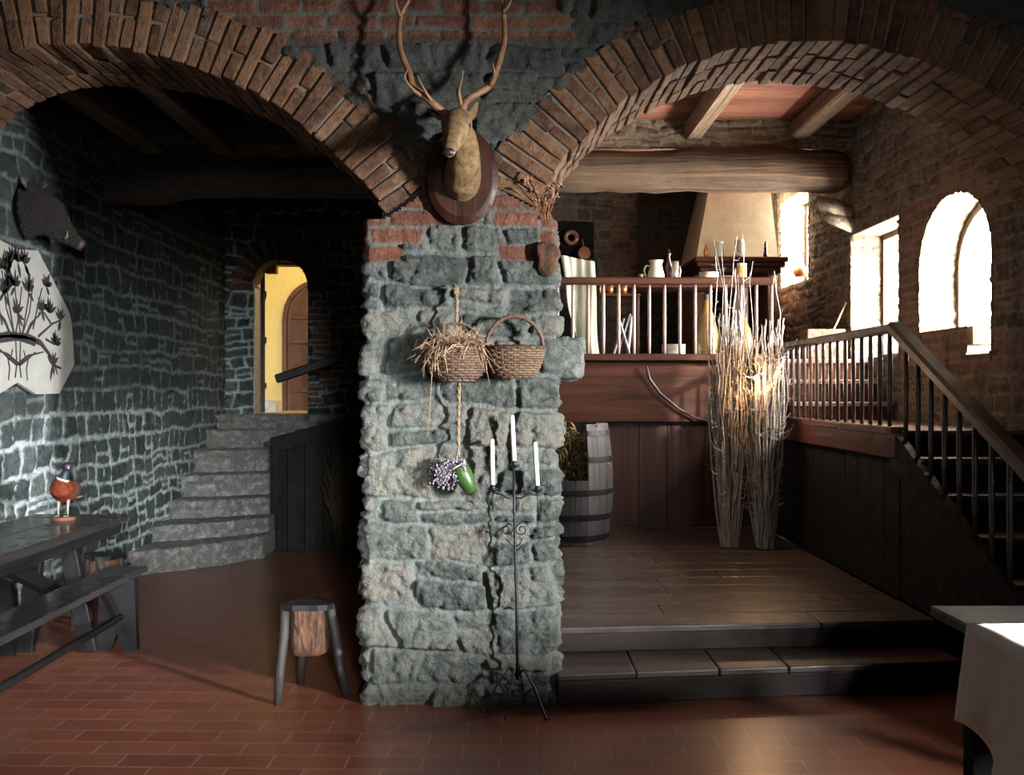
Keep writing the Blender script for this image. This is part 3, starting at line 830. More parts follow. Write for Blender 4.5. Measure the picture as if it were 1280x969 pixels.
# --- trestle table
tb = thing('trestle_table', 'long dark plank table with braced trestle standing along the green stone wall', 'table', (-2.455, 5.1, 0)); O = Vector((-2.455, 5.1, 0))
def TL(x, y, z): return Vector((x, y, z))-O
for k in range(2):
    mb = MB(); mb.box(TL(-2.59+.275*k, 5.08, .73), (.272, 2.46, .045), ch=.006); mb.build('top_board', M['tabletop'], tb)
mb = MB(); mb.box(TL(-2.21, 5.1, .685), (.05, 2.2, .06)); mb.build('apron', M['blackwood'], tb)
for yl in (6.12, 4.1):
    mb = MB(); mb.beam(TL(-2.47, yl, .70), TL(-2.33, yl, 0), .09, .06, up=(0, 1, 0)); mb.build('leg', M['blackwoodz'], tb)
    mb = MB(); mb.beam(TL(-2.62, yl, .70), TL(-2.69, yl, 0), .09, .06, up=(0, 1, 0)); mb.build('leg', M['blackwoodz'], tb)
    mb = MB(); mb.box(TL(-2.53, yl, .30), (.26, .045, .2)); mb.build('cross_board', M['blackwoodz'], tb)
mb = MB(); mb.beam(TL(-2.34, 5.0, .69), TL(-2.50, 6.08, .34), .06, .07); mb.build('brace', M['blackwood'], tb)
mb = MB(); mb.beam(TL(-2.34, 5.0, .69), TL(-2.50, 4.14, .34), .06, .07); mb.build('brace', M['blackwood'], tb)
def bench(x0, x1, y0, y1, label):
    cx = (x0+x1)/2; t = thing('bench', label, 'bench', (cx, (y0+y1)/2, 0)); hy = (y1-y0)/2; w = x1-x0
    mb = MB(); mb.box((0, 0, .4325), (w, 2*hy, .035), ch=.006); mb.build('seat', M['tabletop'], t)
    for s in (-1, 1):
        mb = MB(); y = s*(hy-.17)
        mb.prism([(-w*.50, 0), (-w*.16, 0), (0, .10), (w*.16, 0), (w*.50, 0), (w*.42, .415), (-w*.42, .415)], 'y', (y-.02, y+.02))
        mb.build('leg_panel', M['blackwoodz'], t)
        mb = MB(); mb.beam((0, s*(hy-.2), .2), (0, s*(hy-.45), .41), .04, .04); mb.build('brace', M['blackwoodz'], t)
    mb = MB(); mb.tube([(.02, -hy+.12, .19), (.02, hy-.10, .19)], .02, n=8); mb.build('stretcher', M['blackwood'], t, smooth=True)
bench(-2.30, -2.07, 3.75, 6.33, 'long black bench with notched end panels on the open side of the plank table')
bench(-2.90, -2.71, 3.75, 6.2, 'black bench between the plank table and the green stone wall')

# --- log stools
M['legwood'] = wood_mat('weathered stool leg', (.008, .006, .005), (.032, .025, .021), 'z', .7, 20)
def stool(x, y, rz, label):
    t = thing('log_stool', label, 'stool', (x, y, 0), rz)
    mb = MB(); prof = [(.0, .20), (.082, .20), (.090, .215), (.094, .30), (.090, .40), (.088, .418), (0, .42)]
    mb.lathe(prof, n=26)
    rr = random.Random(2)
    mb.v = [((px*(1+.06*math.sin(5*math.atan2(py, px))+rr.uniform(-.015, .015))), py*(1+.06*math.sin(5*math.atan2(py, px))+rr.uniform(-.015, .015)), pz) for px, py, pz in mb.v]
    mb.build('log_seat', M['bark'], t, smooth=False)
    feet = [(-.11, -.19), (.185, -.02), (-.075, .18)]
    tops = [(-.105, -.055), (.105, -.03), (-.02, .10)]
    mb = MB(); poly = []
    for k in range(18):
        a = 2*PI*k/18; r = .118+.02*math.cos(3*(a-3.7))
        poly.append((r*math.cos(a), r*math.sin(a)))
    mb.prism(poly, 'z', (.42, .447)); mb.build('top_plate', M['blackwood'], t)
    for (fx, fy), (tx, ty) in zip(feet, tops):
        mb = MB(); mb.tube([(tx, ty, .44), (tx+(fx-tx)*.3+.004, ty+(fy-ty)*.3, .30), (tx+(fx-tx)*.7-.004, ty+(fy-ty)*.7, .13), (fx, fy, 0)], [.022, .024, .023, .020], n=8)
        mb.build('leg', M['legwood'], t, smooth=True)
    return t
stool(-.945, 5.27, 0, 'three-legged log stool standing alone on the tiles beside the stone pillar')
stool(-2.50, 6.80, 1.2, 'log stool with orange bark tucked behind the end of the plank table')

# --- stuffed pheasant on its wooden disc
ph = thing('stuffed_pheasant', 'stuffed pheasant with rusty red breast standing on a wooden disc on the plank table', 'stuffed bird', (-2.43, 6.0, .753), 0); S_ = 1
mb = MB(); mb.lathe([(0, 0), (.062, 0), (.066, .008), (.064, .02), (0, .022)], n=24); mb.build('base', plain('turned disc', (.09, .04, .025), .7, spec=.15), ph, smooth=False)
feather = plain('rusty breast feathers', (.085, .016, .006), .6, var=.55, scale=60, bump=.6, spec=.1)
body = MB(); body.tube([(-.02, .17, .10), (-.015, .10, .13), (-.005, .03, .155), (.0, -.02, .185), (.01, -.03, .225), (.022, -.032, .252)],
                       [(.02, .018), (.045, .04), (.066, .066), (.065, .070), (.042, .040), (.022, .02)], n=16, sq=(1, 0, 0))
o = body.build('body', feather, ph); remesh(o, .007, 5)
mb = MB(); mb.tube([(.012, -.03, .225), (.024, -.034, .255), (.034, -.036, .285)], [.034, .024, .02], n=12); mb.ball((.040, -.042, .300), (.029, .031, .026))
o = mb.build('neck', plain('iridescent neck feathers', (.008, .014, .022), .5, spec=.3), ph); remesh(o, .005, 3)
mb = MB(); mb.tube([(.010, -.03, .226), (.013, -.03, .234)], [.040, .036], n=14); mb.build('neck_ring', plain('white neck ring', (.35, .35, .33), .7), ph, smooth=True)
mb = MB(); mb.ball((.047, -.060, .30), (.014, .012, .012)); mb.ball((.060, -.035, .30), (.008, .012, .012)); mb.build('wattle', plain('red face skin', (.25, .015, .015), .5), ph, smooth=True)
mb = MB(); mb.tube([(.05, -.066, .296), (.066, -.084, .290)], [.008, .002], n=6); mb.build('beak', plain('horn beak', (.45, .38, .22), .4), ph, smooth=True)
mb = MB()
for k in range(7): mb.tube([(-.02+.004*(k-3), .14, .11), (-.04+.008*(k-3), .28, .10), (-.06+.012*(k-3), .42-.02*abs(k-3), .10)], [(.008, .003), (.009, .002), (.002, .001)], n=6)
mb.build('tail', plain('barred tail feathers', (.20, .12, .06), .7, var=.6, scale=50), ph, smooth=True)
for s in (-1, 1):
    mb = MB(); mb.ball((s*.047-.005, .045, .165), (.022, .085, .05), rot=None); o = mb.build('wing', plain('brown wing feathers', (.045, .014, .008), .7, var=.6, scale=60, bump=.6), ph, smooth=True)
    mb = MB(); x = s*.026; mb.tube([(x, 0, .12), (x, -.004, .06), (x, -.004, .024)], [.012, .0055, .005], n=7)
    for dx, dy in ((-.014, -.026), (0, -.032), (.014, -.026), (0, .018)): mb.tube([(x, -.004, .026), (x+dx, -.004+dy, .024)], [.005, .002], n=5)
    mb.build('leg', plain('grey bird leg', (.16, .14, .11), .5), ph, smooth=True)

# --- shaped board with the dark plant picture
bd = thing('wall_board', 'pale scalloped board with a dark branching plant picture hung on the green stone wall', 'wall board', (-2.90, 6.56, 1.5)); Bx, By, Bz = -2.90, 6.56, 1.5
def wp(px, py): Y = F*2.885/(CX-px); return (Y-By, EYE-(py-CY)*Y/F-Bz)
half = [wp(*p) for p in ((23, 312), (48, 313), (64, 344), (88, 392), (90.5, 405), (93.5, 456), (75, 492), (46, 493), (23, 478))]
y0 = half[0][0]
mir = [(2*y0-y, z) for y, z in reversed(half[1:-1])]
mb = MB(); mb.prism(half+mir, 'x', (-.012, .012)); mb.build('board', plain('aged off-white board', (.33, .325, .285), .75, var=.10, scale=5, bump=.05), bd)
mb = MB(); plantm = plain('dark plant ink', (.022, .018, .018), .8)
def zp(x, y): return wp(x/3.125, 200+y/3.125)
stems = [[(60, 850), (66, 800), (62, 700), (25, 580), (8, 430)], [(85, 700), (70, 610), (58, 490)], [(85, 700), (112, 540), (118, 450), (92, 400)], [(130, 660), (150, 560), (165, 500)],
         [(150, 690), (205, 640), (240, 625)], [(180, 700), (215, 722)], [(66, 800), (110, 765), (170, 750)], [(112, 770), (104, 815), (108, 862)], [(66, 800), (30, 770), (0, 740)], [(40, 780), (50, 740)], [(0, 600), (22, 640), (45, 700)],
         [(200, 640), (175, 600), (165, 590)], [(100, 690), (120, 640), (160, 600)]]
def ribbon(pts, w0, w1):
    for mirror in (1, -1):
        q = [Vector((.014, (p[0] if mirror > 0 else 2*y0-p[0]), p[1])) for p in pts]
        mb.tube(q, [(w0+(w1-w0)*i/(len(q)-1), .0025) for i in range(len(q))], n=6, sq=(0, 1, .01))
for s in stems: ribbon([zp(*p) for p in s], .010, .005)
ribbon([zp(0, 695), zp(60, 690), zp(110, 692), zp(160, 715), zp(190, 755), zp(205, 800), zp(240, 815)], .030, .008)
ribbon([zp(190, 760), zp(215, 800), zp(225, 838)], .022, .006)
rr = random.Random(3)
def leaf(cy, cz, ang, l, w):
    d = Vector((0, math.cos(ang), math.sin(ang))); s = Vector((0, -d.z, d.y)); c = Vector((.0155, cy, cz)); pts = []
    for t, k in ((0, .05), (.3, .8), (.55, 1), (.8, .6), (1, 0)): pts.append(c+d*l*t+s*w*k*.5)
    for t, k in ((.8, .6), (.55, 1), (.3, .8)): pts.append(c+d*l*t-s*w*k*.5)
    mb.add(pts+[p+Vector((.001, 0, 0)) for p in pts], [tuple(range(8)), tuple(range(15, 7, -1))])
for (x, y) in ((12, 425), (95, 405), (58, 495), (110, 515), (180, 495), (160, 590), (195, 600), (235, 625), (215, 722), (30, 410), (70, 400), (65, 600), (205, 800), (15, 520)):
    cy, cz = zp(x, y)
    for k in range(7):
        a = rr.uniform(0, 2*PI) if k > 4 else .5+k*.52
        l = rr.uniform(.07, .115); w_ = rr.uniform(.022, .034)
        leaf(cy, cz, a, l, w_)
        if cy-y0 > .05: leaf(2*y0-cy, cz, PI-a, l, w_)
mb.build('plant_picture', plantm, bd)

# --- boar head
bh = thing('boar_head', 'dark bristly boar head mounted high on the green stone wall over the pale board', 'trophy head', (-2.93, 6.62, 2.50))
fur = plain('dark boar fur', (.018, .013, .010), .95, var=.8, scale=70, bump=1, bdist=.02)
mb = MB(); mb.tube([(0, .0, .04), (.08, .02, .05), (.15, .05, .02), (.20, .08, -.04), (.255, .12, -.095), (.29, .14, -.12)], [(.16, .16), (.17, .15), (.13, .12), (.085, .08), (.05, .045), (.036, .034)], n=18, sq=(0, 1, 0))
o = mb.build('head', fur, bh); remesh(o, .010, 4)
tx = bpy.data.textures.new('fur', 'CLOUDS'); tx.noise_scale = .02; dm = o.modifiers.new('d', 'DISPLACE'); dm.texture = tx; dm.strength = .03
mb = MB(); mb.tube([(.285, .137, -.118), (.31, .152, -.132)], [.038, .034], n=14); mb.build('snout', plain('snout leather', (.035, .022, .017), .6), bh, smooth=True)
for s in (-1, 1):
    mb = MB(); mb.tube([(.08, .02+s*.09, .15), (.10, .02+s*.12, .21), (.12, .02+s*.13, .26)], [(.035, .015), (.03, .012), (.005, .004)], n=8); mb.build('ear', fur, bh, smooth=True)
    mb = MB(); mb.tube([(.24, .09+s*.045, -.10), (.262, .095+s*.065, -.085), (.262, .10+s*.07, -.055)], [.009, .007, .002], n=6); mb.build('tusk', plain('tusk ivory', (.2, .17, .12), .35), bh, smooth=True)
    mb = MB(); mb.ball((.175, .03+s*.085, .045), .011); mb.build('eye', plain('glass eye', (.01, .01, .01), .1), bh, smooth=True)
# ================================================================== ON AND BESIDE THE PILLAR
# corbel stones
rnd = random.Random(8)
M['rock'] = plain('corbel rock', (.13, .145, .13), .85, var=.55, scale=24, bump=1, bdist=.012)
def rock(c, size, parent, name='stone', mat=None, seed=1):
    mb = MB(); mb.box((0, 0, 0), size, ch=.02, jit=.012); mb.xform(Matrix.Translation(c))
    o = mb.build(name, mat or M['rock'], parent); remesh(o, .012, 3)
    dm = o.modifiers.new('d', 'DISPLACE'); dm.texture = txs; dm.strength = .04; dm.mid_level = .5
    dm.texture_coords = 'GLOBAL'; return o
rock(P(707, 450, 5.25), (.17, .22, .19), pil, 'corbel_stone'); rock(P(684, 327, 5.08), (.10, .12, .17), pil, 'corbel_brick', M['brick'])

# --- stag head
sg = thing('stag_head', 'mounted stag head with tall antlers on an oval wooden plaque above the stone pillar', 'trophy head', tuple(P(578, 222, 5.06))); G = P(578, 222, 5.06)
def SP(px, py, Y): return P(px, py, Y)-G
M['plaque'] = wood_mat('mahogany plaque', (.02, .008, .005), (.06, .022, .012), 'z', .3, 14)
mb = MB(); prof = [(0, -.04), (.165, -.04), (.168, -.015), (.150, -.002), (.140, .006), (0, .008)]
rot = Matrix.Rotation(PI/2, 3, 'X'); mb.lathe(prof, (0, -.03, 0), n=40, rot=rot, sx=1, sy=1.34); mb.build('plaque', M['plaque'], sg, smooth=False)
hide = plain('stag hide', (.17, .10, .042), .85, var=.55, scale=26, bump=.7, sheen=.0, bdist=.006)
mb = MB()
mb.tube([SP(577, 228, 5.05), SP(578, 219, 4.97), SP(580, 203, 4.90), SP(580, 186, 4.86), SP(577, 168, 4.84), SP(573, 152, 4.86)],
        [(.088, .100), (.086, .098), (.076, .088), (.068, .08), (.062, .07), (.04, .045)], n=18, sq=(1, 0, 0))
mb.tube([SP(574, 147, 4.86), SP(571, 155, 4.78), SP(568, 166, 4.70), SP(565, 177, 4.63), SP(562, 187, 4.58), SP(561, 192, 4.555)],
        [(.046, .05), (.070, .066), (.055, .056), (.038, .042), (.030, .031), (.024, .020)], n=18, sq=(1, 0, 0))
mb.ball(SP(559, 146, 4.84), (.028, .03, .028)); mb.ball(SP(585, 146, 4.84), (.028, .03, .028))
for (px_, py_) in ((558.5, 155), (583.5, 154)): mb.ball(SP(px_, py_, 4.755), (.020, .022, .016))
mb.tube([SP(572, 150, 4.74), SP(568, 166, 4.665), SP(563, 184, 4.57)], [.026, .020, .016], n=10)
mb.tube([SP(573, 172, 4.76), SP(567, 186, 4.66)], [.035, .020], n=10)
o = mb.build('head', hide, sg); remesh(o, .006, 4)
mb = MB(); mb.ball(SP(560.5, 190, 4.545), (.026, .014, .018)); mb.build('nose', plain('black nose', (.02, .014, .012), .35), sg, smooth=True)
for s, (ex, ey) in ((-1, (556.5, 158)), (1, (583, 157))):
    mb = MB(); mb.ball(SP(ex+(1 if s < 0 else 1.5), ey, 4.742), .0145); mb.build('eye', plain('glass eye dark', (.008, .006, .005), .08), sg, smooth=True)
for pts, s in (([SP(586, 150, 4.86), SP(592, 140, 4.88), SP(598, 126, 4.90)], 1), ([SP(557, 151, 4.86), SP(546, 144, 4.88), SP(533, 134, 4.90)], -1)):
    mb = MB(); mb.tube(pts, [(.018, .010), (.028, .010), (.004, .003)], n=10); o = mb.build('ear', hide, sg, smooth=True)
    sb = o.modifiers.new('s', 'SUBSURF'); sb.render_levels = 1
antm = plain('stag antler', (.20, .10, .045), .5, var=.4, scale=25, bump=.4)
def antler(main, tines):
    mb = MB()
    def sm(pts, rs):
        P2, R2 = [], []
        for i in range(len(pts)-1):
            p0, p1, p2, p3 = pts[max(i-1, 0)], pts[i], pts[i+1], pts[min(i+2, len(pts)-1)]
            for k in range(4):
                t = k/4; P2.append(.5*((2*p1)+(p2-p0)*t+(2*p0-5*p1+4*p2-p3)*t*t+(3*p1-p0-3*p2+p3)*t**3)); R2.append(rs[i]+(rs[i+1]-rs[i])*t)
        P2.append(pts[-1]); R2.append(rs[-1]); return P2, R2
    n_ = len(main); rs = [.0185-.010*(i/(n_-1))**1.3 for i in range(n_)]
    p, r = sm(main, rs); mb.tube(p, r, n=10)
    for t in tines:
        p, r = sm(t, [.012-.010*i/(len(t)-1) for i in range(len(t))]); mb.tube(p, r, n=8)
    mb.lathe([(.0, 0), (.027, 0), (.027, .012), (.0, .012)], main[0], n=12)
    return mb.build('antler', antm, sg, smooth=True)
Z = [4.84, 4.82, 4.82, 4.84, 4.87, 4.90, 4.92, 4.93, 4.93]
mk = lambda pts: [SP(x, y, Z[min(i, 8)]) for i, (x, y) in enumerate(pts)]
antler(mk([(556, 142), (543, 131), (529, 119), (516, 108), (511, 90), (501.5, 66), (499, 44), (501, 21), (511, 0), (524, -18)]),
       [[SP(530, 121, 4.82), SP(517, 113, 4.80), SP(506, 98, 4.78), SP(509.5, 87, 4.76)], [SP(546, 134, 4.83), SP(533, 117, 4.79), SP(521, 93, 4.77)], [SP(501, 21, 4.92), SP(495, 5, 4.9), SP(497, -12, 4.9)]])
antler(mk([(577, 142), (582, 127), (596, 117), (610, 109), (619, 92), (627, 66), (631, 48), (630, 24), (628, 2), (618, -20)]),
       [[SP(578, 136, 4.83), SP(573.5, 116, 4.79), SP(576.5, 102, 4.76), SP(579, 88, 4.74)], [SP(613, 106, 4.83), SP(618, 94, 4.80), SP(616, 79, 4.78)], [SP(629, 15, 4.92), SP(638, 2, 4.9), SP(640, -14, 4.9)]])

# --- cord with hanging things
M['rope'] = plain('twisted straw cord', (.20, .14, .075), .9, var=.4, scale=80, bump=.5)
mb = MB(); pts = [P(570, 358, 5.02), P(571, 380, 5.00), P(570, 402, 4.98), P(572, 440, 4.93), P(574, 480, 4.99), P(573, 520, 5.02), P(573, 572, 5.00)]
def strand(pts, off, tw=9, r=.0045):
    out = []; tot = 60
    for i in range(tot+1):
        t = i/tot*(len(pts)-1); k = min(int(t), len(pts)-2); p = pts[k].lerp(pts[k+1], t-k); a = off+t*tw
        out.append(p+Vector((math.cos(a)*.0048, math.sin(a)*.0048, 0)))
    mb.tube(out, r, n=5, mi=0)
for k in range(3): strand(pts, k*2.09)
mb.tube([P(573, 560, 5.0), P(570, 575, 4.98), P(576, 583, 4.96)], .004, n=5); mb.tube([P(566, 357, 5.06), P(570, 358, 5.0)], .006, n=6)
for k in range(4): mb.tube([P(568+k, 357, 5.02), P(568+k*1.5, 362, 5.0), P(569+k, 368, 5.0)], .006, n=5)
o = mb.build('straw_rope', M['rope'], smooth=True); tag(o, 'twisted straw cord hanging from a nail on the stone pillar', 'rope')

M['wicker'] = plain('brown wicker', (.10, .055, .030), .7, var=.5, scale=60, bump=.3, tone=.6)
M['wickerd'] = plain('dark wicker rim', (.08, .042, .024), .7, var=.4, scale=60, bump=.3)
def basket(loc, rx, ry, prof, rows, nst, label, hh, handle_r=.010, tilt=0, mat=None, flare=0):
    t = thing('wicker_basket', label, 'basket', loc, tilt); H = prof[-1][1]
    def rad(z):
        for (r0, z0), (r1, z1) in zip(prof, prof[1:]):
            if z <= z1: return r0+(r1-r0)*(z-z0)/(z1-z0)
        return prof[-1][0]
    mb = MB()
    for i in range(rows):
        z = H*(i+.5)/rows; pts = []
        for k in range(nst*2+1):
            a = PI*k/nst; s = 1+(.05 if ((k//2+i) % 2 == 0) else -.05)*(1 if k % 2 == 0 else 0); r = rad(z)*s
            pts.append(Vector((r*rx*math.cos(a), r*ry*math.sin(a), z+random.uniform(-.001, .001))))
        mb.tube(pts, H/rows*.56, n=6, cap=False)
    for k in range(nst):
        a = 2*PI*k/nst; mb.tube([Vector((rad(z)*rx*math.cos(a), rad(z)*ry*math.sin(a), z)) for z in [H*j/6 for j in range(7)]], .0045, n=5)
    mb.lathe([(0, .0), (rad(0), .0), (rad(0)*.98, .012), (0, .012)], n=24, sx=rx, sy=ry)
    mb.build('body', mat or M['wicker'], t, smooth=True)
    mb = MB()
    for ph_ in (0, PI/6):
        mb.tube([Vector((rad(H)*rx*math.cos(a)*1.0, rad(H)*ry*math.sin(a), H+.0025*math.cos(a*20+ph_*12))) for a in [2*PI*k/72 for k in range(73)]], .008, n=6, cap=False)
    mb.build('rim', M['wickerd'], t, smooth=True)
    mb = MB(); w = rad(H)*rx
    for s in (-1, 0, 1):
        mb.tube([Vector((-w*math.cos(a)*(1+.0*s), .006*math.sin(a*14+s*2), H-.02+(hh+.02)*math.sin(a)+.005*math.cos(a*14+s*2))) for a in [PI*k/36 for k in range(37)]], handle_r*.62, n=6)
    mb.build('handle', M['wickerd'], t, smooth=True)
    return t
# straw-filled basket
b1 = P(571, 477, 4.955)
basket(tuple(b1), 1.0, .85, [(.070, 0), (.108, .03), (.126, .08), (.124, .125), (.112, .165)], 14, 26, 'round wicker basket overflowing with straw, hung from the cord', .10, .006)
b2 = P(643, 473, 4.965)
basket(tuple(b2), 1.0, .78, [(.078, 0), (.104, .03), (.124, .085), (.133, .142)], 13, 28, 'wicker basket with tall arched handle, hung empty beside the straw basket', .142, .012, mat=plain('warm wicker', (.115, .064, .034), .7, var=.5, scale=60, bump=.3, tone=.7))
mb = MB(); rnd = random.Random(12)
for k in range(520):
    a = rnd.uniform(0, 2*PI); r = .13*rnd.random()**.5
    p = Vector((r*math.cos(a), r*.85*math.sin(a), .15+rnd.uniform(0, .03)+.03*(1-r/.13)))
    d = Vector((rnd.gauss(0, 1), rnd.gauss(0, .8), rnd.gauss(.1, .5))).normalized()*rnd.uniform(.03, .08)
    c2 = Vector((rnd.gauss(0, .02), rnd.gauss(0, .02), rnd.gauss(0, .015)))
    q = p+d; out = math.hypot(q.x, q.y)
    end = q+d*.5+Vector((0, 0, -.04*max(0, out-.1)/.05))
    if b1.y+end.y > 5.05: end.y = 5.05-b1.y
    mb.tube([b1+p, b1+p+d*.5+c2, b1+end], [.0016, .0015, .0010], n=3, cap=False)
for k in range(26):
    a = rnd.uniform(PI, 2*PI); p = Vector((.125*math.cos(a), .11*math.sin(a), .16)); l = rnd.uniform(.05, .14)
    mb.tube([b1+p, b1+p+Vector((.02*math.cos(a), -.012, -l*.4)), b1+p+Vector((.02*math.cos(a)+rnd.gauss(0, .03), -.008, -l))], [.0017, .0015, .001], n=3, cap=False)
for (dx, dz0, dz1) in ((.135, .14, -.02), (-.115, .1, -.25), (-.2, .12, .10)):
    mb.tube([b1+Vector((dx*.9, -.09, dz0)), b1+Vector((dx, -.07, (dz0+dz1)/2)), b1+Vector((dx*1.12, -.05, dz1))], [.002, .0018, .001], n=4, cap=False)
o = mb.build('straw', plain('pale straw', (.50, .34, .20), .85, tone=.85), smooth=True); tag(o, 'loose pale straw spilling out of the round wicker basket', 'straw', kind='stuff')

# --- green pot with dried lavender
gp = P(578, 592, 4.98); t = thing('hanging_pot', 'small green glazed pot tipped sideways at the end of the cord', 'pot', tuple(gp))
rot = Matrix.Rotation(math.radians(-28), 3, 'Y')
mb = MB(); mb.lathe([(.0, -.10), (.018, -.098), (.034, -.07), (.043, -.03), (.044, .01), (.036, .04), (.031, .045), (.037, .008), (.036, -.03), (0, -.08)], n=26, rot=rot, closed=False)
mb.build('body', plain('green glaze', (.028, .065, .012), .32, var=.25, scale=9, bump=.02), t, smooth=True)
mb = MB(); mb.tube([rot @ Vector((.036*math.cos(a), .036*math.sin(a), .041)) for a in [2*PI*k/24 for k in range(25)]], .0035, n=6, cap=False); mb.build('rim', plain('pale rim glaze', (.55, .58, .5), .3), t, smooth=True)
mb = MB(); rnd = random.Random(4)
for k in range(70):
    s = gp+rot @ Vector((rnd.gauss(0, .012), rnd.gauss(0, .012), .03)); e = P(rnd.uniform(538, 582), rnd.uniform(574, 612), rnd.uniform(4.93, 5.03))
    if e.x > gp.x-.02: e.z = max(e.z, gp.z+.02)
    m_ = s.lerp(e, .5)+Vector((0, -.01, .025)); mb.tube([s, m_, e], [.0013, .0013, .0012], n=3, cap=False)
    for j in range(7):
        q = m_.lerp(e, .35+.11*j)+Vector((rnd.gauss(0, .003), rnd.gauss(0, .003), rnd.gauss(0, .003))); mb.ball(q, rnd.uniform(.0035, .0062), n=6, m=4)
o = mb.build('lavender_bunch', plain('dried grey lavender', (.24, .22, .25), .9, tone=.7), smooth=True); tag(o, 'bunch of dried grey lavender drooping out of the small green pot', 'dried flowers')

# --- wrought iron candelabrum
M['iron'] = plain('black wrought iron', (.018, .02, .023), .45, .6, var=.3, bump=.2)
cb = Vector((P(646, 0, 4.98).x, 4.98, 0)); t = thing('candelabrum', 'tall wrought iron candle stand with scrolled tripod foot in front of the stone pillar', 'candle stand', tuple(cb))
def CP(px, py, Y=4.98): return P(px, py, Y)-cb
mb = MB(); mb.tube([CP(647, 850), CP(646, 760), CP(644, 690), CP(643, 640), CP(642, 584)], [.008, .0075, .0065, .006, .006], n=8); mb.build('pole', M['iron'], t, smooth=True)
def spiral(c, r0, r1, turns, a0, ax=(1, 0, 0), n=22):
    out = []
    for i in range(n+1):
        s = i/n; a = a0+turns*2*PI*s; r = r0+(r1-r0)*s
        out.append(c+Vector((r*math.cos(a)*ax[0], r*math.cos(a)*ax[1], r*math.sin(a))))
    return out
for (dx, dy, px_, len_) in ((.13, -.15, 0, 1), (-.15, -.05, 0, 1), (.04, .06, 0, .7), (-.05, -.14, 0, .8)):
    d = Vector((dx, dy, 0)); mb = MB()
    if cb.y+dy > 5.06: d.y = .06
    mb.tube([Vector((0, 0, .16)), d*.25+Vector((0, 0, .20)), d*.6+Vector((0, 0, .13)), d*.85+Vector((0, 0, .05)), d+Vector((0, 0, .008)), d*1.12+Vector((0, 0, .018))], .0055, n=7)
    mb.tube([Vector((0, 0, .10)), d*.3+Vector((0, 0, .09)), d*.55+Vector((0, 0, .13))], .0045, n=7)
    mb.build('foot', M['iron'], t, smooth=True)
mb = MB()
for s, px0 in ((-1, 0), (1, 0)):
    c = CP(643+s*9, 662); mb.tube(spiral(c+Vector((0, -.004, -.0)), .030, .008, 1.4, PI/2 if s > 0 else PI/2, (s, 0, 0)), .0032, n=6, cap=False)
    mb.tube([CP(644, 684), CP(644+s*6, 680), CP(643+s*10, 674)], .0032, n=6)
mb.tube([CP(643, 657), CP(636, 655), CP(628, 660), CP(618, 669), CP(606, 664)], .0035, n=6); mb.tube([CP(643, 690), CP(652, 684), CP(660, 678)], .0035, n=6)
mb.build('scroll', M['iron'], t, smooth=True)
for (px_, py_) in ((616, 612), (643, 582), (672, 613)):
    c = CP(px_, py_)
    if px_ != 643:
        mb = MB(); s = 1 if px_ > 643 else -1
        mb.tube([CP(643, 622), CP(643+s*8, 623), CP(643+s*17, 618), CP(px_, 616)], .0042, n=6); mb.tube([CP(px_, 616), CP(px_, 640)], .003, n=5)
        mb.build('arm', M['iron'], t, smooth=True)
    mb = MB(); mb.lathe([(0, -.01), (.008, -.012), (.026, .0), (.028, .004), (.010, .0), (.0, .0)], c, n=18); mb.lathe([(.0, -.004), (.013, -.004), (.0135, .022), (.0115, .022), (.0115, .003), (0, .003)], c, n=14, closed=False)
    mb.build('candle_cup', M['iron'], t, smooth=True)
    wx = plain('white candle wax', (.80, .80, .76), .4, var=.03, sub=.2, bump=0)
    lab = {616: 'shorter white candle on the arm of the candle stand next to the green pot', 643: 'tall white candle in the middle and highest cup of the candle stand', 672: 'white candle on the candle stand arm next to the pillar corner'}[px_]
    top = {616: 549, 643: 519, 672: 553}[px_]; tilt = {616: -1, 643: -3, 672: -3.2}[px_]
    w0 = P(px_, py_-1, 4.98); w1 = P(px_+tilt, top, 4.98); ct = thing('candle', lab, 'candle', tuple(w0), 0, None)
    mb = MB(); mb.tube([Vector((0, 0, 0)), (w1-w0)*.97, (w1-w0)], [.0112, .0105, .008], n=14); mb.build('wax', wx, ct, smooth=True)
    mb = MB(); mb.tube([(w1-w0), (w1-w0)+Vector((.001, 0, .010))], .0012, n=5); mb.build('wick', M['iron'], ct)

# --- dried flowers at the spring of the arch
mb = MB(); rnd = random.Random(6); c0 = Vector((.195, 5.16, 2.275))
for k in range(60):
    a = rnd.uniform(0, 2*PI); s = rnd.random()
    e = c0+Vector((rnd.gauss(-.02, .045), rnd.gauss(-.05, .04), .06+.14*rnd.random()))
    mb.tube([c0+Vector((rnd.gauss(0, .01), -.03, .0)), c0.lerp(e, .5)+Vector((rnd.gauss(0, .012), -.02, 0)), e], .0022, n=4, cap=False)
    for j in range(3):
        d = Vector((rnd.gauss(0, 1), rnd.gauss(0, 1), rnd.gauss(0, 1))).normalized()*rnd.uniform(.012, .03)
        mb.tube([e, e+d*.6, e+d], [(.002, .001), (.009, .002), (.001, .001)], n=5)
o = mb.build('dried_flower_bunch', plain('rust brown dried petals', (.30, .11, .04), .7, tone=.75, sheen=.3), smooth=True); tag(o, 'rusty dried flower bunch on the brick ledge where the wider arch springs', 'dried flowers')
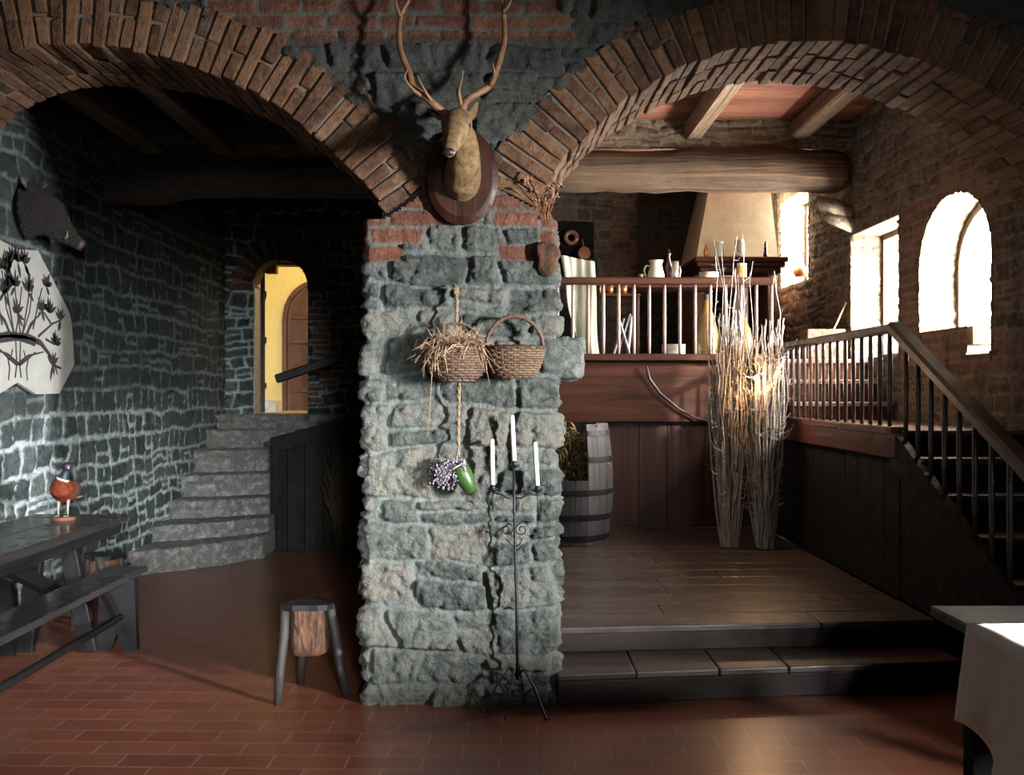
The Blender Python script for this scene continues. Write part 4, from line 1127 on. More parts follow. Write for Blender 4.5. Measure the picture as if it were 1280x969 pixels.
# ================================================================== RIGHT CHAMBER
M['deck'] = wood_mat('worn deck boards', (.026, .019, .016), (.085, .064, .052), 'x', .38, 10, tonevar=.35, spec=.5)
M['riserd'] = wood_mat('dark riser boards', (.012, .009, .008), (.035, .026, .022), 'x', .6, 10, spec=.2)
M['redwood'] = wood_mat('reddish stained wood', (.034, .013, .009), (.115, .040, .024), 'x', .5, 9, tonevar=.35, spec=.25)
M['redwoodz'] = wood_mat('reddish upright wood', (.030, .012, .010), (.095, .035, .026), 'z', .42, 12, tonevar=.5)
M['redwoody'] = wood_mat('reddish rail wood', (.045, .018, .014), (.13, .048, .034), 'y', .32, 12, tonevar=.4)
M['darkz'] = wood_mat('dark stair boards', (.005, .0045, .0045), (.012, .010, .010), 'z', .8, 12, tonevar=.5, spec=.12)
M['darky'] = wood_mat('dark stair timber', (.012, .008, .007), (.036, .022, .018), 'y', .42, 12, tonevar=.4)

# --- platform with its step
pf = thing('wooden_platform', 'low dark wooden platform with one long step under the wider arch', 'platform', (1.25, 7.2, 0)); O = Vector((1.25, 7.2, 0))
def slant(poly, z, name, mat):
    mb = MB(); mb.prism([(x-O.x, y-O.y) for x, y in poly], 'z', z); o = mb.build(name, mat, pf)
    bv = o.modifiers.new('b', 'BEVEL'); bv.width = .008; bv.segments = 2; return o
xs = [.245, .62, 1.02, 1.36, 2.24]; f1 = lambda x: 5.05+(x-.245)*.13
f2 = lambda x: 5.44+(x-.245)*.10
for a, b_ in zip(xs, xs[1:]):
    slant([(a+.002, f1(a)), (b_-.002, f1(b_)), (b_-.002, f2(b_)+.05), (a+.002, f2(a)+.05)], (.115, .15), 'step_board', M['deck'])
slant([(.25, f1(.25)+.02), (2.23, f1(2.23)+.02), (2.23, f1(2.23)+.05), (.25, f1(.25)+.05)], (0, .114), 'riser', M['riserd'])
slant([(.25, f2(.25)+.02), (2.23, f2(2.23)+.02), (2.23, f2(2.23)+.05), (.25, f2(.25)+.05)], (.15, .244), 'riser', M['riserd'])
nb = 14
for k in range(nb):
    def yk(x, i): return f2(x)+(9.42-f2(x))*i/nb
    rr = random.Random(k); cut = rr.uniform(.7, 1.8)
    for a, b_ in ((.245, cut), (cut, 2.24)):
        slant([(a+.0012, yk(a, k)+.001), (b_-.0012, yk(b_, k)+.001), (b_-.0012, yk(b_, k+1)-.001), (a+.0012, yk(a, k+1)-.001)], (.245, .28+rr.uniform(-.0015, .0015)), 'deck_board', M['deck'])

# --- loft: boards below, big fascia, floor
lf = thing('kitchen_loft', 'raised kitchen loft with wide reddish plank front and vertical boards below', 'loft', (1.2, 9.4, .28)); O2 = Vector((1.2, 9.4, .28))
for k, (a, b_) in enumerate(zip([.1, .47, .86, 1.17, 1.42, 1.75, 2.03], [.468, .858, 1.168, 1.418, 1.748, 2.028, 2.25])):
    mb = MB(); mb.box(Vector(((a+b_)/2, 9.47, .76))-O2, (b_-a, .03, .96)); mb.build('wall_board', M['redwoodz'], lf)
mb = MB(); mb.box(Vector((1.18, 9.40, 1.435))-O2, (2.14, .06, .485), ch=.01); mb.build('fascia', M['redwood'], lf)
mb = MB(); mb.box(Vector((1.57, 10.85, 1.70))-O2, (2.94, 2.8, .05)); mb.build('floor_boards', M['redwood'], lf)

# --- loft balustrade
bl = thing('loft_balustrade', 'reddish wooden balustrade with thin pale balusters along the kitchen loft edge', 'balustrade', (1.39, 9.42, 1.725)); O3 = Vector((1.39, 9.42, 1.725))
mb = MB(); mb.box(Vector((1.38, 9.42, 2.415))-O3, (1.90, .11, .062), ch=.012); mb.build('top_rail', M['redwood'], bl)
mb = MB(); mb.box(Vector((1.38, 9.42, 1.755))-O3, (1.90, .11, .06), ch=.008); mb.build('bottom_rail', M['redwood'], bl)
M['pbal'] = wood_mat('satin balusters', (.36, .25, .22), (.52, .40, .36), 'z', .25, 12)
for k in range(15):
    x = P(697+19.1*k, 0, 9.42).x; mb = MB(); mb.tube([Vector((x, 9.42, z))-O3 for z in (1.78, 1.9, 2.1, 2.3, 2.39)], [.013, .0145, .0155, .0145, .013], n=8); mb.build('baluster', M['pbal'], bl, smooth=True)

# --- stairs: landing, flight down, flight up
sc = thing('staircase', 'dark wooden staircase descending from a landing along the window wall', 'staircase', (2.68, 5.6, 0)); O4 = Vector((2.68, 5.6, 0))
def S4(x, y, z): return Vector((x, y, z))-O4
XA, XB = 2.27, 3.06
mb = MB(); mb.box(S4((XA+XB)/2, 7.55, 1.215), (XB-XA, 2.7, .05)); mb.build('landing', M['redwoody'], sc)
for k in range(13):
    y0 = 6.2+k*.245; mb = MB(); mb.box(S4(XA-.005, y0+.122, .735), (.025, .243, .91)); mb.build('side_board', M['darkz'], sc)
mb = MB(); mb.beam(S4(XA-.02, 6.18, 1.15), S4(XA-.02, 9.38, 1.15), .06, .14); mb.build('landing_edge', M['redwoody'], sc)
for k in range(7):
    z = 1.10-.17*k; y = 5.90-.325*k
    mb = MB(); mb.box(S4((XA+XB)/2, y+.16, z-.018), (XB-XA, .35, .036), ch=.008); mb.build('tread', M['darky'], sc)
    mb = MB(); mb.box(S4((XA+XB)/2, y+.30, z+.05), (XB-XA-.02, .02, .13)); mb.build('riser', M['darkz'], sc)
mb = MB(); mb.beam(S4(XA-.02, 6.24, 1.13), S4(XA-.02, 3.80, .03), .05, .20); mb.build('stringer', M['darkz'], sc)
mb = MB(); mb.beam(S4(XB+.005, 6.24, 1.13), S4(XB+.005, 3.80, .03), .03, .20); mb.build('stringer', M['darky'], sc)
for k in range(5):
    y1 = 6.2-k*.3; y0 = y1-.298; zt = lambda y: 1.05-(6.2-y)*.451-.02
    mb = MB(); mb.prism([(y0-O4.y, .28 if y0 > 5.3 else 0), (y1-O4.y, .28 if y0 > 5.3 else 0), (y1-O4.y, zt(y1)), (y0-O4.y, max(zt(y0), .02))], 'x', (XA-.012-O4.x, XA+.012-O4.x)); mb.build('side_board', M['darkz'], sc)
for k, (z, y) in enumerate(((1.36, 8.55), (1.54, 8.85), (1.715, 9.15))):
    mb = MB(); mb.box(S4((XA+XB)/2, y+.18, z), (XB-XA, .36, .035), ch=.006); mb.build('tread', M['pbal'], sc)
    mb = MB(); mb.box(S4((XA+XB)/2, y+.03, z-.09), (XB-XA-.02, .02, .15)); mb.build('riser', M['redwood'], sc)

rl = thing('stair_railing', 'dark wooden railing with round balusters along the landing and down the stair', 'railing', (2.26, 6.27, 1.19)); O5 = Vector((2.26, 6.27, 1.19))
def S5(v): return Vector(v)-O5
A, B, C_ = P(968, 434, 8.95), Vector((2.26, 6.27, 1.83)), Vector((2.26, 3.95, .80)); A.x = 2.26; A.z = 1.825
mb = MB(); mb.beam(S5(A), S5(B+Vector((0, -.02, 0))), .075, .05, ch=.014); mb.build('landing_handrail', M['darky'], rl)
mb = MB(); mb.beam(S5(B+Vector((0, .03, .01))), S5(C_), .095, .07, ch=.018); mb.build('stair_handrail', M['darky'], rl)
mb = MB(); mb.beam(S5((2.26, 8.95, 1.235)), S5((2.26, 6.24, 1.235)), .09, .05, ch=.008); mb.build('bottom_rail', M['redwoody'], rl)
M['dbal'] = wood_mat('dark satin balusters', (.035, .025, .024), (.10, .07, .062), 'z', .28, 12)
for k in range(16):
    y = 8.85-k*.165
    mb = MB(); mb.tube([S5((2.26, y, z)) for z in (1.25, 1.4, 1.6, 1.75, 1.82)], [.013, .0145, .016, .0145, .013], n=8); mb.build('baluster', M['dbal'], rl, smooth=True)
for k in range(12):
    y = 6.12-k*.18; zt = 1.83-(6.27-y)*.444-.02; zb = 1.15-(6.24-y)*.451+.08
    mb = MB(); mb.tube([S5((2.26, y, zb+(zt-zb)*q)) for q in (0, .3, .6, .9, 1)], [.013, .0145, .016, .0145, .013], n=8); mb.build('baluster', M['dbal'], rl, smooth=True)

# --- barrel
M['stave'] = wood_mat('grey weathered staves', (.022, .022, .028), (.085, .085, .10), 'z', .55, 14, tonevar=.6)
bx, by, bz = .49, 8.58, .2825
br_ = thing('barrel', 'old grey wooden barrel with a section cut out of its front, behind the stone pillar', 'barrel', (bx, by, bz))
mb = MB(); n_ = 22; Hh = .93
def rz_(z): return .305+.062*math.sin(PI*(.12+.76*z/Hh))
for k in range(n_):
    a0, a1 = 2*PI*(k+.015)/n_, 2*PI*(k+.985)/n_; am = (a0+a1)/2; amd = math.degrees(am) % 360
    top = .50 if 195 < amd < 295 else Hh+random.uniform(-.006, .006)
    vs, fs = [], []; lv = 10
    for i in range(lv+1):
        z = top*i/lv; r = rz_(z)
        for a, rr_ in ((a0, r), (a1, r), (a1, r-.025), (a0, r-.025)): vs.append((rr_*math.cos(a), rr_*math.sin(a), z))
    for i in range(lv):
        for j in range(4): fs.append((i*4+j, i*4+(j+1) % 4, i*4+4+(j+1) % 4, i*4+4+j))
    fs += [(3, 2, 1, 0), (lv*4, lv*4+1, lv*4+2, lv*4+3)]
    mb.add(vs, fs, random.random())
mb.build('staves', M['stave'], br_)
mb = MB(); mb.lathe([(0, .04), (.30, .04), (.30, .07), (0, .07)], n=30); mb.build('bottom', M['stave'], br_)
for z, full in ((.06, 1), (.22, 1), (.41, 1), (.66, 0), (.86, 0)):
    mb = MB(); a0, a1 = (0, 2*PI) if full else (math.radians(-64), math.radians(194)); pts = []
    for k in range(49):
        a = a0+(a1-a0)*k/48; pts.append(a)
    vs, fs = [], []
    for a in pts:
        for (r, zz) in ((rz_(z-.02)+.001, z-.02), (rz_(z-.02)+.006, z-.02), (rz_(z+.02)+.006, z+.02), (rz_(z+.02)+.001, z+.02)): vs.append((r*math.cos(a), r*math.sin(a), zz))
    for i in range(48):
        for j in range(4): fs.append((i*4+j, i*4+(j+1) % 4, i*4+4+(j+1) % 4, i*4+4+j))
    mb.add(vs, fs); mb.build('hoop', M['iron'], br_)
mb = MB(); rnd = random.Random(9)
for k in range(170):
    a = rnd.uniform(0, 2*PI); s = Vector((bx+.1*math.cos(a), by+.1*math.sin(a), .55)); e = Vector((bx+rnd.gauss(0, .16), by-.08+rnd.gauss(0, .13), bz+rnd.uniform(.5, .88)))
    if (Vector((e.x-bx, e.y-by))).length > .27 and e.z < 1.2: e.x = bx+(e.x-bx)*.6; e.y = by+(e.y-by)*.7
    mb.tube([s, s.lerp(e, .5)+Vector((0, 0, .05)), e], .003, n=4, cap=False, mi=0)
    for j in range(3):
        d = Vector((rnd.gauss(0, .6), rnd.gauss(-.3, .6), rnd.gauss(-.4, .8))).normalized()*rnd.uniform(.05, .11)
        mb.tube([e, e+d*.5+Vector((0, 0, .01)), e+d], [(.003, .001), (.013, .0025), (.001, .001)], n=5, mi=0)
o = mb.build('dried_stalk_bunch', plain('dry corn leaves', (.30, .22, .09), .8, tone=.85), smooth=True); tag(o, 'dry curled corn leaves filling the grey barrel', 'dried plants')

# --- twig bundles
M['twig'] = plain('bare birch twigs', (.40, .36, .33), .6, tone=.75, var=.3)
def twigs(cx, cy, top, n, label, seed, spread, whips=0):
    rnd = random.Random(seed); mb = MB()
    for k in range(n):
        a = rnd.uniform(0, 2*PI); w = rnd.random() < whips
        hgt = rnd.uniform(.66, 1)*top if not w else top*rnd.uniform(1.1, 1.28)
        u = rnd.random()**.55; r0 = .05*u; r1 = spread*u*rnd.uniform(.8, 1.15); a2 = a+rnd.gauss(0, .5); R = rnd.uniform(.0058, .0125)*(1 if not w else .7)
        pts, rs = [], []; N_ = 13; ox = oy = 0
        for i in range(N_+1):
            t = i/N_; z = .286+(hgt-.286)*t; rr_ = r0+(r1-r0)*min(1, (z-.28)/1.0)**.8; aa = a+(a2-a)*t
            ox += rnd.gauss(0, .009); oy += rnd.gauss(0, .007)
            if z > 1.65: ox += rnd.gauss(0, .012)
            pts.append(Vector((cx+rr_*math.cos(aa)+ox, cy+rr_*math.sin(aa)*.75+oy, z)))
            rs.append(R*(1-.6*t))
        mb.tube(pts, rs, n=5, cap=False, tone=rnd.random())
        for j in range(rnd.randint(6, 11)):
            i = rnd.choice((3, 5, 6, 7, 8, 8, 9, 9, 10, 10, 11, 11, 12)); s = pts[i]; sgn = rnd.uniform(0, 2*PI); l = rnd.uniform(.05, .17)
            e = s+Vector((math.cos(sgn)*l*.65, math.sin(sgn)*l*.4, l*rnd.uniform(-.1, .8))); m_ = s.lerp(e, .5)+Vector((math.cos(sgn)*.014, 0, -.014))
            mb.tube([s, m_, e], [rs[i]*.75, rs[i]*.6, .0015], n=4, cap=False, tone=rnd.random())
    return mb
mb = twigs(1.71, 8.24, 2.10, 95, '', 3, .135, .05)
o = mb.build('twig_bundle', M['twig'], smooth=True); tag(o, 'tall bundle of bare pale twigs against the reddish loft front, the one nearer the barrel', 'twigs')
mb = twigs(1.955, 8.15, 2.02, 95, '', 14, .135, .03)
o = mb.build('twig_bundle', M['twig'], smooth=True); tag(o, 'tall bundle of bare pale twigs beside the landing railing, lit by the bulb', 'twigs')

# --- cable and bulb among the twigs
mb = MB(); mb.tube([P(808, 458, 9.30), P(812, 474, 9.33), P(825, 492, 9.33), P(848, 511, 9.33), P(870, 523, 9.33), P(905, 531, 9.2), P(930, 520, 8.9)], .012, n=8)
o = mb.build('cable', plain('grey cable sleeve', (.045, .04, .04), .5), smooth=True); tag(o, 'grey cable drooping across the reddish loft front towards the twigs', 'cable')
lb = thing('lamp', 'small bare glowing bulb hanging among the pale twig bundles', 'lamp', (1.86, 8.02, 1.56))
mb = MB(); mb.ball((0, 0, 0), .018); e_ = mb.build('bulb', plain('glowing bulb', (1, .8, .5), .3, emit=(1, .70, .38, 60)), lb, smooth=True)
mb = MB(); mb.tube([(0, .0, .016), (0, .01, .04)], .009, n=8); mb.tube([(0, .01, .04), (.02, .1, .05), (.02, .5, -.02), (.02, .86, -.06)], .004, n=6); mb.build('socket', M['iron'], lb, smooth=True)
l = bpy.data.lights.new('lamp_light', 'POINT'); l.energy = 15; l.color = (1, .58, .30); l.shadow_soft_size = .015
o = bpy.data.objects.new('lamp_light', l); COL.objects.link(o); o.location = (1.86, 7.985, 1.555)

# --- beams and joists
log('ceiling_beam', [P(660, 214, 9.7), P(740, 214, 9.7), P(820, 216, 9.7), P(900, 212, 9.7), P(980, 213, 9.7), P(1030, 215, 9.7), P(1064, 216, 9.7)],
    [(.19, .205), (.19, .20), (.19, .185), (.19, .215), (.19, .21), (.19, .2), (.19, .2)], M['beamR'], 'massive old brown timber beam spanning over the kitchen loft', 'beam', n=10)
JX = [(1.35, .17, .13), (1.95, .16, .12), (2.72, .16, .12), (.70, .16, .12), (2.98, .1, .1)]
for k, (x, w_, h_) in enumerate(((.75, .17, .16), (1.68, .15, .16), (2.62, .17, .16))):
    mb = MB(); mb.beam((x, 5.85, 3.78), (x, 9.80, 3.78), w_, h_, ch=.02); mb.box((x, 9.9, 3.78), (w_*.9, .3, h_*.9))
    o = mb.build('ceiling_joist', M['joist']); tag(o, 'rough squared pale joist under the red ceiling boards of the kitchen side', 'joist', 'joists resting on the massive brown beam')
o = masonry('wall_course_upper', plane_fn((0, 9.70, 0), (1, 0, 0), (0, 0, 1), (0, -1, 0)), .05, 3.1, 3.62, 3.88, .013, Style(rh=(.06, .09), cw=(.14, .3), seed=33), M['reveal']); o['kind'] = 'structure'
# corbel of rounded stones under the beam end
cbl = thing('beam_corbel', 'rounded stone corbel under the end of the massive brown beam', 'corbel', (2.98, 9.66, 3.0))
for (x, z, r, l_) in ((-.06, .08, .085, .30), (.03, -.03, .07, .28)):
    mb = MB(); mb.tube([(x-.16, -.02, z+.06), (x, -.02, z), (x+.14, 0, z-.05)], [.06, r, r], n=12); o = mb.build('stone', plain('corbel sandstone', (.24, .19, .14), .85, var=.4, bump=.8, bdist=.01), cbl, smooth=True)

# --- kitchen: hood, mantel, counter and what stands there
hd = thing('chimney_hood', 'cream plastered chimney hood with wooden mantel in the corner of the kitchen loft', 'chimney hood', (2.42, 11.7, 2.84)); HZ = Vector((2.42, 11.7, 2.84))
mb = MB(); bot = [(1.98, 11.20), (2.82, 11.20), (2.82, 12.28), (1.98, 12.28)]; top = [(2.22, 11.55), (2.80, 11.55), (2.80, 12.28), (2.22, 12.28)]
vs = [(x-HZ.x, y-HZ.y, 0) for x, y in bot]+[(x-HZ.x, y-HZ.y, 1.03) for x, y in top]
mb.add(vs, [(0, 1, 5, 4), (1, 2, 6, 5), (2, 3, 7, 6), (3, 0, 4, 7), (3, 2, 1, 0), (4, 5, 6, 7)]); mb.build('hood', plain('cream plaster', (.52, .44, .30), .85, var=.15, scale=5, bump=.2), hd)
for (z, e, h_) in ((-.035, .06, .05), (-.085, .035, .05), (-.14, .0, .06)):
    mb = MB(); mb.box((0, .0-e*.5-.02, z), (.84+2*e, 1.13+e, h_), ch=.01); mb.build('mantel', M['redwood'], hd)
for sx in (-.38, .38):
    mb = MB(); mb.box((sx, .1, -.64), (.1, .9, .94)); mb.build('side_pier', brick_mat('hearth brick %g' % sx, (.09, .04, .025), (.16, .07, .04), (.2, .1, .06)), hd)

ct = thing('kitchen_counter', 'narrow dark kitchen table standing behind the loft balustrade', 'table', (1.55, 10.45, 1.725))
mb = MB(); mb.box((0, 0, .73), (1.55, .5, .04)); mb.build('top', M['redwood'], ct)
for sx in (-.72, .72):
    for sy in (-.2, .2): mb = MB(); mb.box((sx, sy, .355), (.05, .05, .71)); mb.build('leg', M['redwoodz'], ct)
CT = 2.477
def at(px, Y=10.4, z=CT): return (P(px, 0, Y).x, Y, z)
white = plain('glazed white ceramic', (.66, .62, .52), .25, var=.06, bump=0)
def turned(name, label, cat, loc, prof, mat, group=None, handle=None, extra=None, n=24):
    t = thing(name, label, cat, loc, 0, group); mb = MB(); mb.lathe(prof, n=n, closed=False); mb.build('body', mat, t, smooth=True)
    if handle:
        x, z0, z1, r = handle; mb = MB(); mb.tube([(x*.9, 0, z1), (x*1.45, 0, z1+.005), (x*1.75, 0, (z0+z1)/2+.02), (x*1.4, 0, z0+.01), (x*.9, 0, z0)], r, n=8); mb.build('handle', mat, t, smooth=True)
    if extra: extra(t)
    return t
turned('pitcher', 'white ceramic pitcher with handle on the kitchen table behind the balustrade', 'pitcher', at(820), [(0, 0), (.065, 0), (.082, .05), (.08, .10), (.062, .16), (.058, .20), (.070, .235), (.066, .235), (.054, .20), (0, .02)], white, handle=(-.066, .06, .18, .009))
M['brownglass'] = plain('brown bottle glass', (.07, .025, .012), .12, spec=.8)
turned('bottle', 'brown stoppered bottle beside the white pitcher on the kitchen table', 'bottle', at(836, 10.45), [(0, 0), (.036, 0), (.038, .01), (.038, .17), (.015, .23), (.013, .28), (.016, .285), (.016, .32), (.010, .325), (.012, .35), (0, .355)], M['brownglass'])
turned('mug', 'pale metal mug next to the brown stoppered bottle', 'mug', at(844, 10.36), [(0, 0), (.032, 0), (.033, .22), (.030, .22), (.029, .01), (0, .01)], plain('pewter', (.6, .57, .52), .3, .6), handle=(.03, .06, .17, .006))
turned('glass', 'small clear drinking glass on the kitchen table near the stone wall', 'glass', at(801, 10.36), [(0, 0), (.022, 0), (.026, .10), (.024, .10), (.02, .008), (0, .008)], plain('clear glass', (.75, .72, .68), .08, spec=.8, trans=.7))
turned('bowl', 'white ceramic bowl on the kitchen table just before the twig tops', 'bowl', at(886, 10.36), [(0, 0), (.055, 0), (.09, .06), (.096, .115), (.09, .115), (.083, .06), (0, .015)], white)
turned('jar', 'lidded jar with orange honey standing on the kitchen table among the twig tops', 'jar', at(927, 10.4), [(0, 0), (.044, 0), (.048, .02), (.048, .16), (.042, .175), (.042, .19), (0, .19)], plain('honey jar', (.75, .42, .14), .2),
       extra=lambda t: MB().lathe([(0, .178), (.047, .178), (.047, .206), (0, .206)], n=20).build('lid', white, t, smooth=False))
turned('wooden_bowl', 'brown wooden bowl between the white bowl and the honey jar', 'bowl', at(906, 10.45), [(0, 0), (.05, 0), (.078, .05), (.086, .09), (.078, .09), (0, .02)], plain('turned bowl wood', (.16, .08, .045), .5))
# under the table top
for k, px_ in enumerate((747, 762, 779)):
    turned('copper_cup', ['dull copper cup on the floor shelf below the kitchen table, closest to the white cloth', 'copper cup between two others below the kitchen table', 'copper cup below the kitchen table under the small glass'][k], 'cup', (P(px_, 0, 10.06).x, 10.06, 2.36), [(0, 0), (.034, 0), (.038, .085), (.034, .085), (.03, .01), (0, .01)], plain('copper %d' % k, (.50, .20, .09), .35, .7))
sh = thing('low_shelf', 'narrow board on posts holding three copper cups behind the balustrade', 'shelf', (.98, 10.06, 1.725)); mb = MB(); mb.box((.02, 0, .622), (.5, .16, .024)); mb.build('board', M['redwood'], sh)
for s in (-1, 1): mb = MB(); mb.box((.02+s*.23, .0, .305), (.03, .14, .61)); mb.build('post', M['redwoodz'], sh)
# mantel things
MZ = 2.842
for k, (px_, h_, r, lab) in enumerate(((899, .15, .048, 'white lidless jug on the mantel before the dark side of the hood'), (924, .17, .052, 'white jar on the mantel before the lit cream hood'))):
    turned('jug' if k == 0 else 'storage_jar', lab, 'jug' if k == 0 else 'jar', (P(px_, 0, 11.11).x, 11.11, MZ-.007), [(0, 0), (r*.9, 0), (r, .03), (r, h_*.75), (r*.85, h_*.92), (r*.9, h_), (r*.8, h_), (0, .02)], white)
turned('pepper_mill', 'dark turned pepper mill silhouetted on the mantel end near the bright window', 'mill', (P(957, 0, 11.1).x, 11.1, MZ-.007), [(0, 0), (.022, 0), (.024, .02), (.016, .06), (.02, .09), (.012, .10), (.017, .12), (.01, .145), (.006, .155), (0, .16)], M['iron'])
turned('bottle', 'small amber bottle at the dark end of the mantel', 'bottle', (P(882, 0, 11.1).x, 11.1, MZ-.007), [(0, 0), (.02, 0), (.021, .07), (.008, .10), (.009, .12), (0, .12)], plain('amber glass', (.45, .15, .03), .15))
turned('copper_pot', 'round coppery pot on the deep window sill beyond the mantel', 'pot', (3.12, 11.42, 2.665), [(0, 0), (.06, 0), (.085, .04), (.08, .08), (.05, .10), (.012, .105), (.012, .12), (0, .122)], plain('copper pot', (.45, .2, .12), .4, .5))
# demijohns, pot and stand on the loft floor
LZ = 1.727
amb = plain('amber demijohn glass', (.30, .19, .06), .15, spec=.8, var=.2, scale=8)
cork = plain('dark stopper', (.04, .03, .025), .7)
for k, (px_, Y, s, lab) in enumerate(((883, 9.85, 1.0, 'tall amber glass bottle with dark stopper behind the balustrade at the edge of the twigs'), (931, 9.9, .72, 'squat amber bottle hidden behind the twig tops'))):
    t = thing('demijohn', lab, 'bottle', (P(px_, 0, Y).x, Y, LZ)); mb = MB(); mb.lathe([(0, 0), (.085*s, 0), (.10*s, .05), (.105*s, .25*s), (.07*s, .42*s), (.03*s, .48*s), (.028*s, .56*s), (0, .56*s)], n=26); mb.build('body', amb, t, smooth=True)
    mb = MB(); mb.lathe([(0, .555*s), (.026*s, .555*s), (.028*s, .61*s), (0, .612*s)], n=14); mb.build('stopper', cork, t)
turned('cooking_pot', 'pale enamel pot on the loft floor behind the balustrade', 'pot', (P(842, 0, 9.8).x, 9.8, LZ), [(0, 0), (.10, 0), (.105, .02), (.105, .15), (.112, .155), (.10, .155), (.098, .02), (0, .02)], plain('enamel', (.55, .52, .48), .3), n=28)
# folding stand
fs_ = thing('folding_stand', 'grey folded stand with crossed legs leaning behind the balustrade', 'stand', (P(778, 0, 9.9).x, 9.9, LZ)); gm_ = plain('grey painted steel', (.42, .43, .48), .4)
for (a, b_) in (((-.10, 0, 0), (.02, .05, .40)), ((.09, .02, 0), (-.03, -.02, .38)), ((-.06, .03, .0), (.075, .03, .44)), ((.05, .06, 0), (.09, .02, .42))):
    mb = MB(); mb.beam(a, b_, .03, .015); mb.build('leg', gm_, fs_)
# draped cloth on a small rack
rk = thing('towel_rack', 'dark wooden rack at the loft end beside the pillar', 'rack', (.66, 9.95, LZ)); mb = MB()
for s in (-1, 1): mb = MB(); mb.box((s*.20, 0, .47), (.035, .035, .94)); mb.build('post', M['darkz'], rk)
mb = MB(); mb.box((0, 0, .93), (.40, .03, .03)); mb.build('rail', M['darkz'], rk)
mb = MB(); mb.box((-.05, .05, .25), (.36, .03, .5)); mb.build('panel', M['darkz'], rk)
me_pts = []; nu, nv = 40, 44; vs = []; fs = []
for j in range(nv+1):
    t_ = j/nv
    for i in range(nu+1):
        s = i/nu; w_ = .30*(1-.15*t_)
        x = .52+s*w_+.12*t_*t_+.02*math.sin(t_*5); zz = 2.70-.06*s-(.92-.30*max(0, .35-s)/.35)*t_
        y = 9.90-.035*math.sin(s*9+t_*1.5+math.sin(s*5))*(.3+t_)-.03*t_-.008*math.sin(s*23+t_*4)
        vs.append((x, y, zz))
for j in range(nv):
    for i in range(nu): k = j*(nu+1)+i; fs.append((k, k+1, k+nu+2, k+nu+1))
mb = MB(); mb.add(vs, fs, .5); o = mb.build('towel', plain('cream linen', (.48, .50, .42), .9, var=.08, scale=12, sheen=.3), smooth=True, recalc=False); sm = o.modifiers.new('s', 'SOLIDIFY'); sm.thickness = .006
tag(o, 'long creamy towel draped over the dark rack beside the pillar', 'towel')
# board with pans on the kitchen wall
kb = thing('pan_board', 'black wooden board hung on the kitchen back wall for pans', 'board', (.80, 12.24, 3.05)); mb = MB(); mb.box((0, 0, 0), (.42, .03, .62)); mb.build('board', M['darkz'], kb); mb = MB(); mb.box((0, -.04, -.28), (.42, .08, .025)); mb.build('ledge', M['darkz'], kb)
tor = MB(); c = P(714, 297, 12.17); tor.tube([c+Vector((.062*math.cos(a), 0, .062*math.sin(a))) for a in [2*PI*k/28 for k in range(29)]], .026, n=10, cap=False)
o = tor.build('ring_mould', plain('dull copper ring', (.30, .17, .12), .4, .4), smooth=True); tag(o, 'round copper ring mould hung on the black pan board', 'mould')
mb = MB(); c = P(730, 317, 12.17); rot = Matrix.Rotation(PI/2, 3, 'X'); mb.lathe([(0, -.0), (.07, .0), (.074, .03), (.068, .045), (0, .05)], c, n=28, rot=rot); mb.tube([c+Vector((0, 0, .07)), c+Vector((-.02, 0, .16))], .007, n=6)
o = mb.build('copper_pan', plain('copper pan metal', (.34, .17, .11), .35, .5)); tag(o, 'shallow round copper pan hung lower on the black pan board', 'pan')
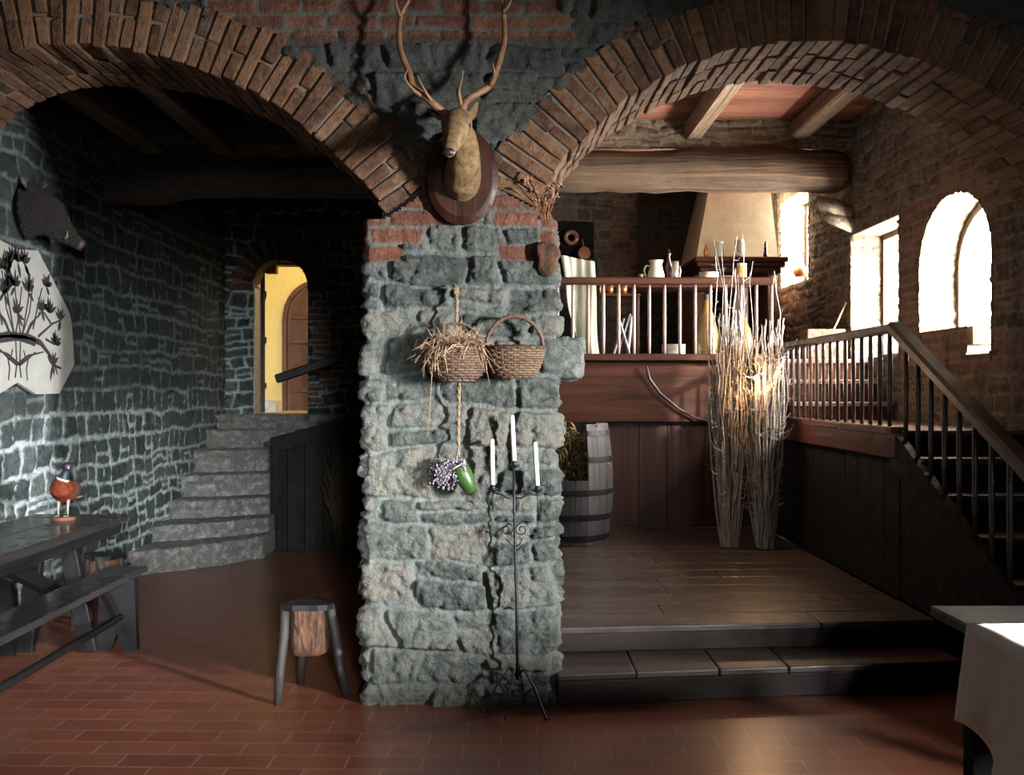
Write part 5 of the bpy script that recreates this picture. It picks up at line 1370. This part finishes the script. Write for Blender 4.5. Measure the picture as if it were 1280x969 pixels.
# crate with a ladle on the loft near the rectangular window
cr = thing('wooden_crate', 'small wooden crate standing on the loft under the square window', 'crate', (2.88, 9.85, LZ))
for (x, y, sx, sy) in ((0, -.13, .34, .02), (0, .13, .34, .02), (-.16, 0, .02, .24), (.16, 0, .02, .24)): mb = MB(); mb.box((x, y, .145), (sx, sy, .29)); mb.build('side', M['joist'], cr)
mb = MB(); mb.tube([(2.86, 9.85, 1.80), (3.0, 9.80, 2.08), (3.07, 9.76, 2.26)], .009, n=7); mb.ball((2.855, 9.85, 1.80), (.03, .03, .02)); o = mb.build('wooden_spoon', plain('pale spoon wood', (.6, .48, .32), .6), smooth=True); tag(o, 'long pale wooden spoon sticking out of the small crate', 'spoon')

# --- dining table with the white cloth
dt = thing('dining_table', 'dark wooden table partly covered by a white cloth, opposite the platform steps', 'table', (1.95, 2.75, 0))
for k in range(3): mb = MB(); mb.box((-.355+.345*k, 0, .732), (.342, 1.78, .036), ch=.006); mb.build('top_board', M['deckT'] if 'deckT' in M else M.setdefault('deckT', wood_mat('scuffed table boards', (.012, .011, .010), (.04, .036, .033), 'y', .5, 10, bump=.12, spec=.3)), dt)
for s in (-1, 1):
    mb = MB(); mb.box((s*.44, 0, .675), (.03, 1.55, .08)); mb.build('apron', M['darkz'], dt)
    for q in (-1, 1): mb = MB(); mb.box((s*.42, q*.76, .35), (.07, .07, .70)); mb.build('leg', M['darkz'], dt)
vs = []; fs = []; X0_, X1_, Y0_, Y1_ = 1.425, 2.48, 1.85, 3.315; ny = 90
prof_n = 16; top_n = 24
for j in range(ny+1):
    y = Y0_+(Y1_-Y0_)*j/ny; row = []
    for i in range(prof_n+1):        # hanging part, from hem to table edge
        t_ = 1-i/prof_n; dr = (.335+.03*math.sin(y*7)+.02*math.sin(y*17))*t_
        out = .012+.055*t_*(1+.9*math.sin(y*9+1))*.8+.014*t_*math.sin(y*23+2)
        row.append((X0_-out, y+.03*t_*(1 if y > 3 else 0)*(y-3)*3, .757-dr if t_ > .02 else .7575))
    for i in range(1, top_n+1):
        s = i/top_n; row.append((X0_-.012+(X1_-X0_)*s, y, .7575+.0012*math.sin(y*30+s*9)))
    vs += row
nn = prof_n+1+top_n
for j in range(ny):
    for i in range(nn-1): k = j*nn+i; fs.append((k, k+1, k+nn+1, k+nn))
mb = MB(); mb.add(vs, fs, .5); o = mb.build('tablecloth', plain('white linen cloth', (.74, .70, .68), .85, var=.04, scale=40, sheen=.2), smooth=True, recalc=False); sm = o.modifiers.new('s', 'SOLIDIFY'); sm.thickness = .004; sm.offset = 1
tag(o, 'white tablecloth hanging over the edge of the dark table', 'tablecloth')
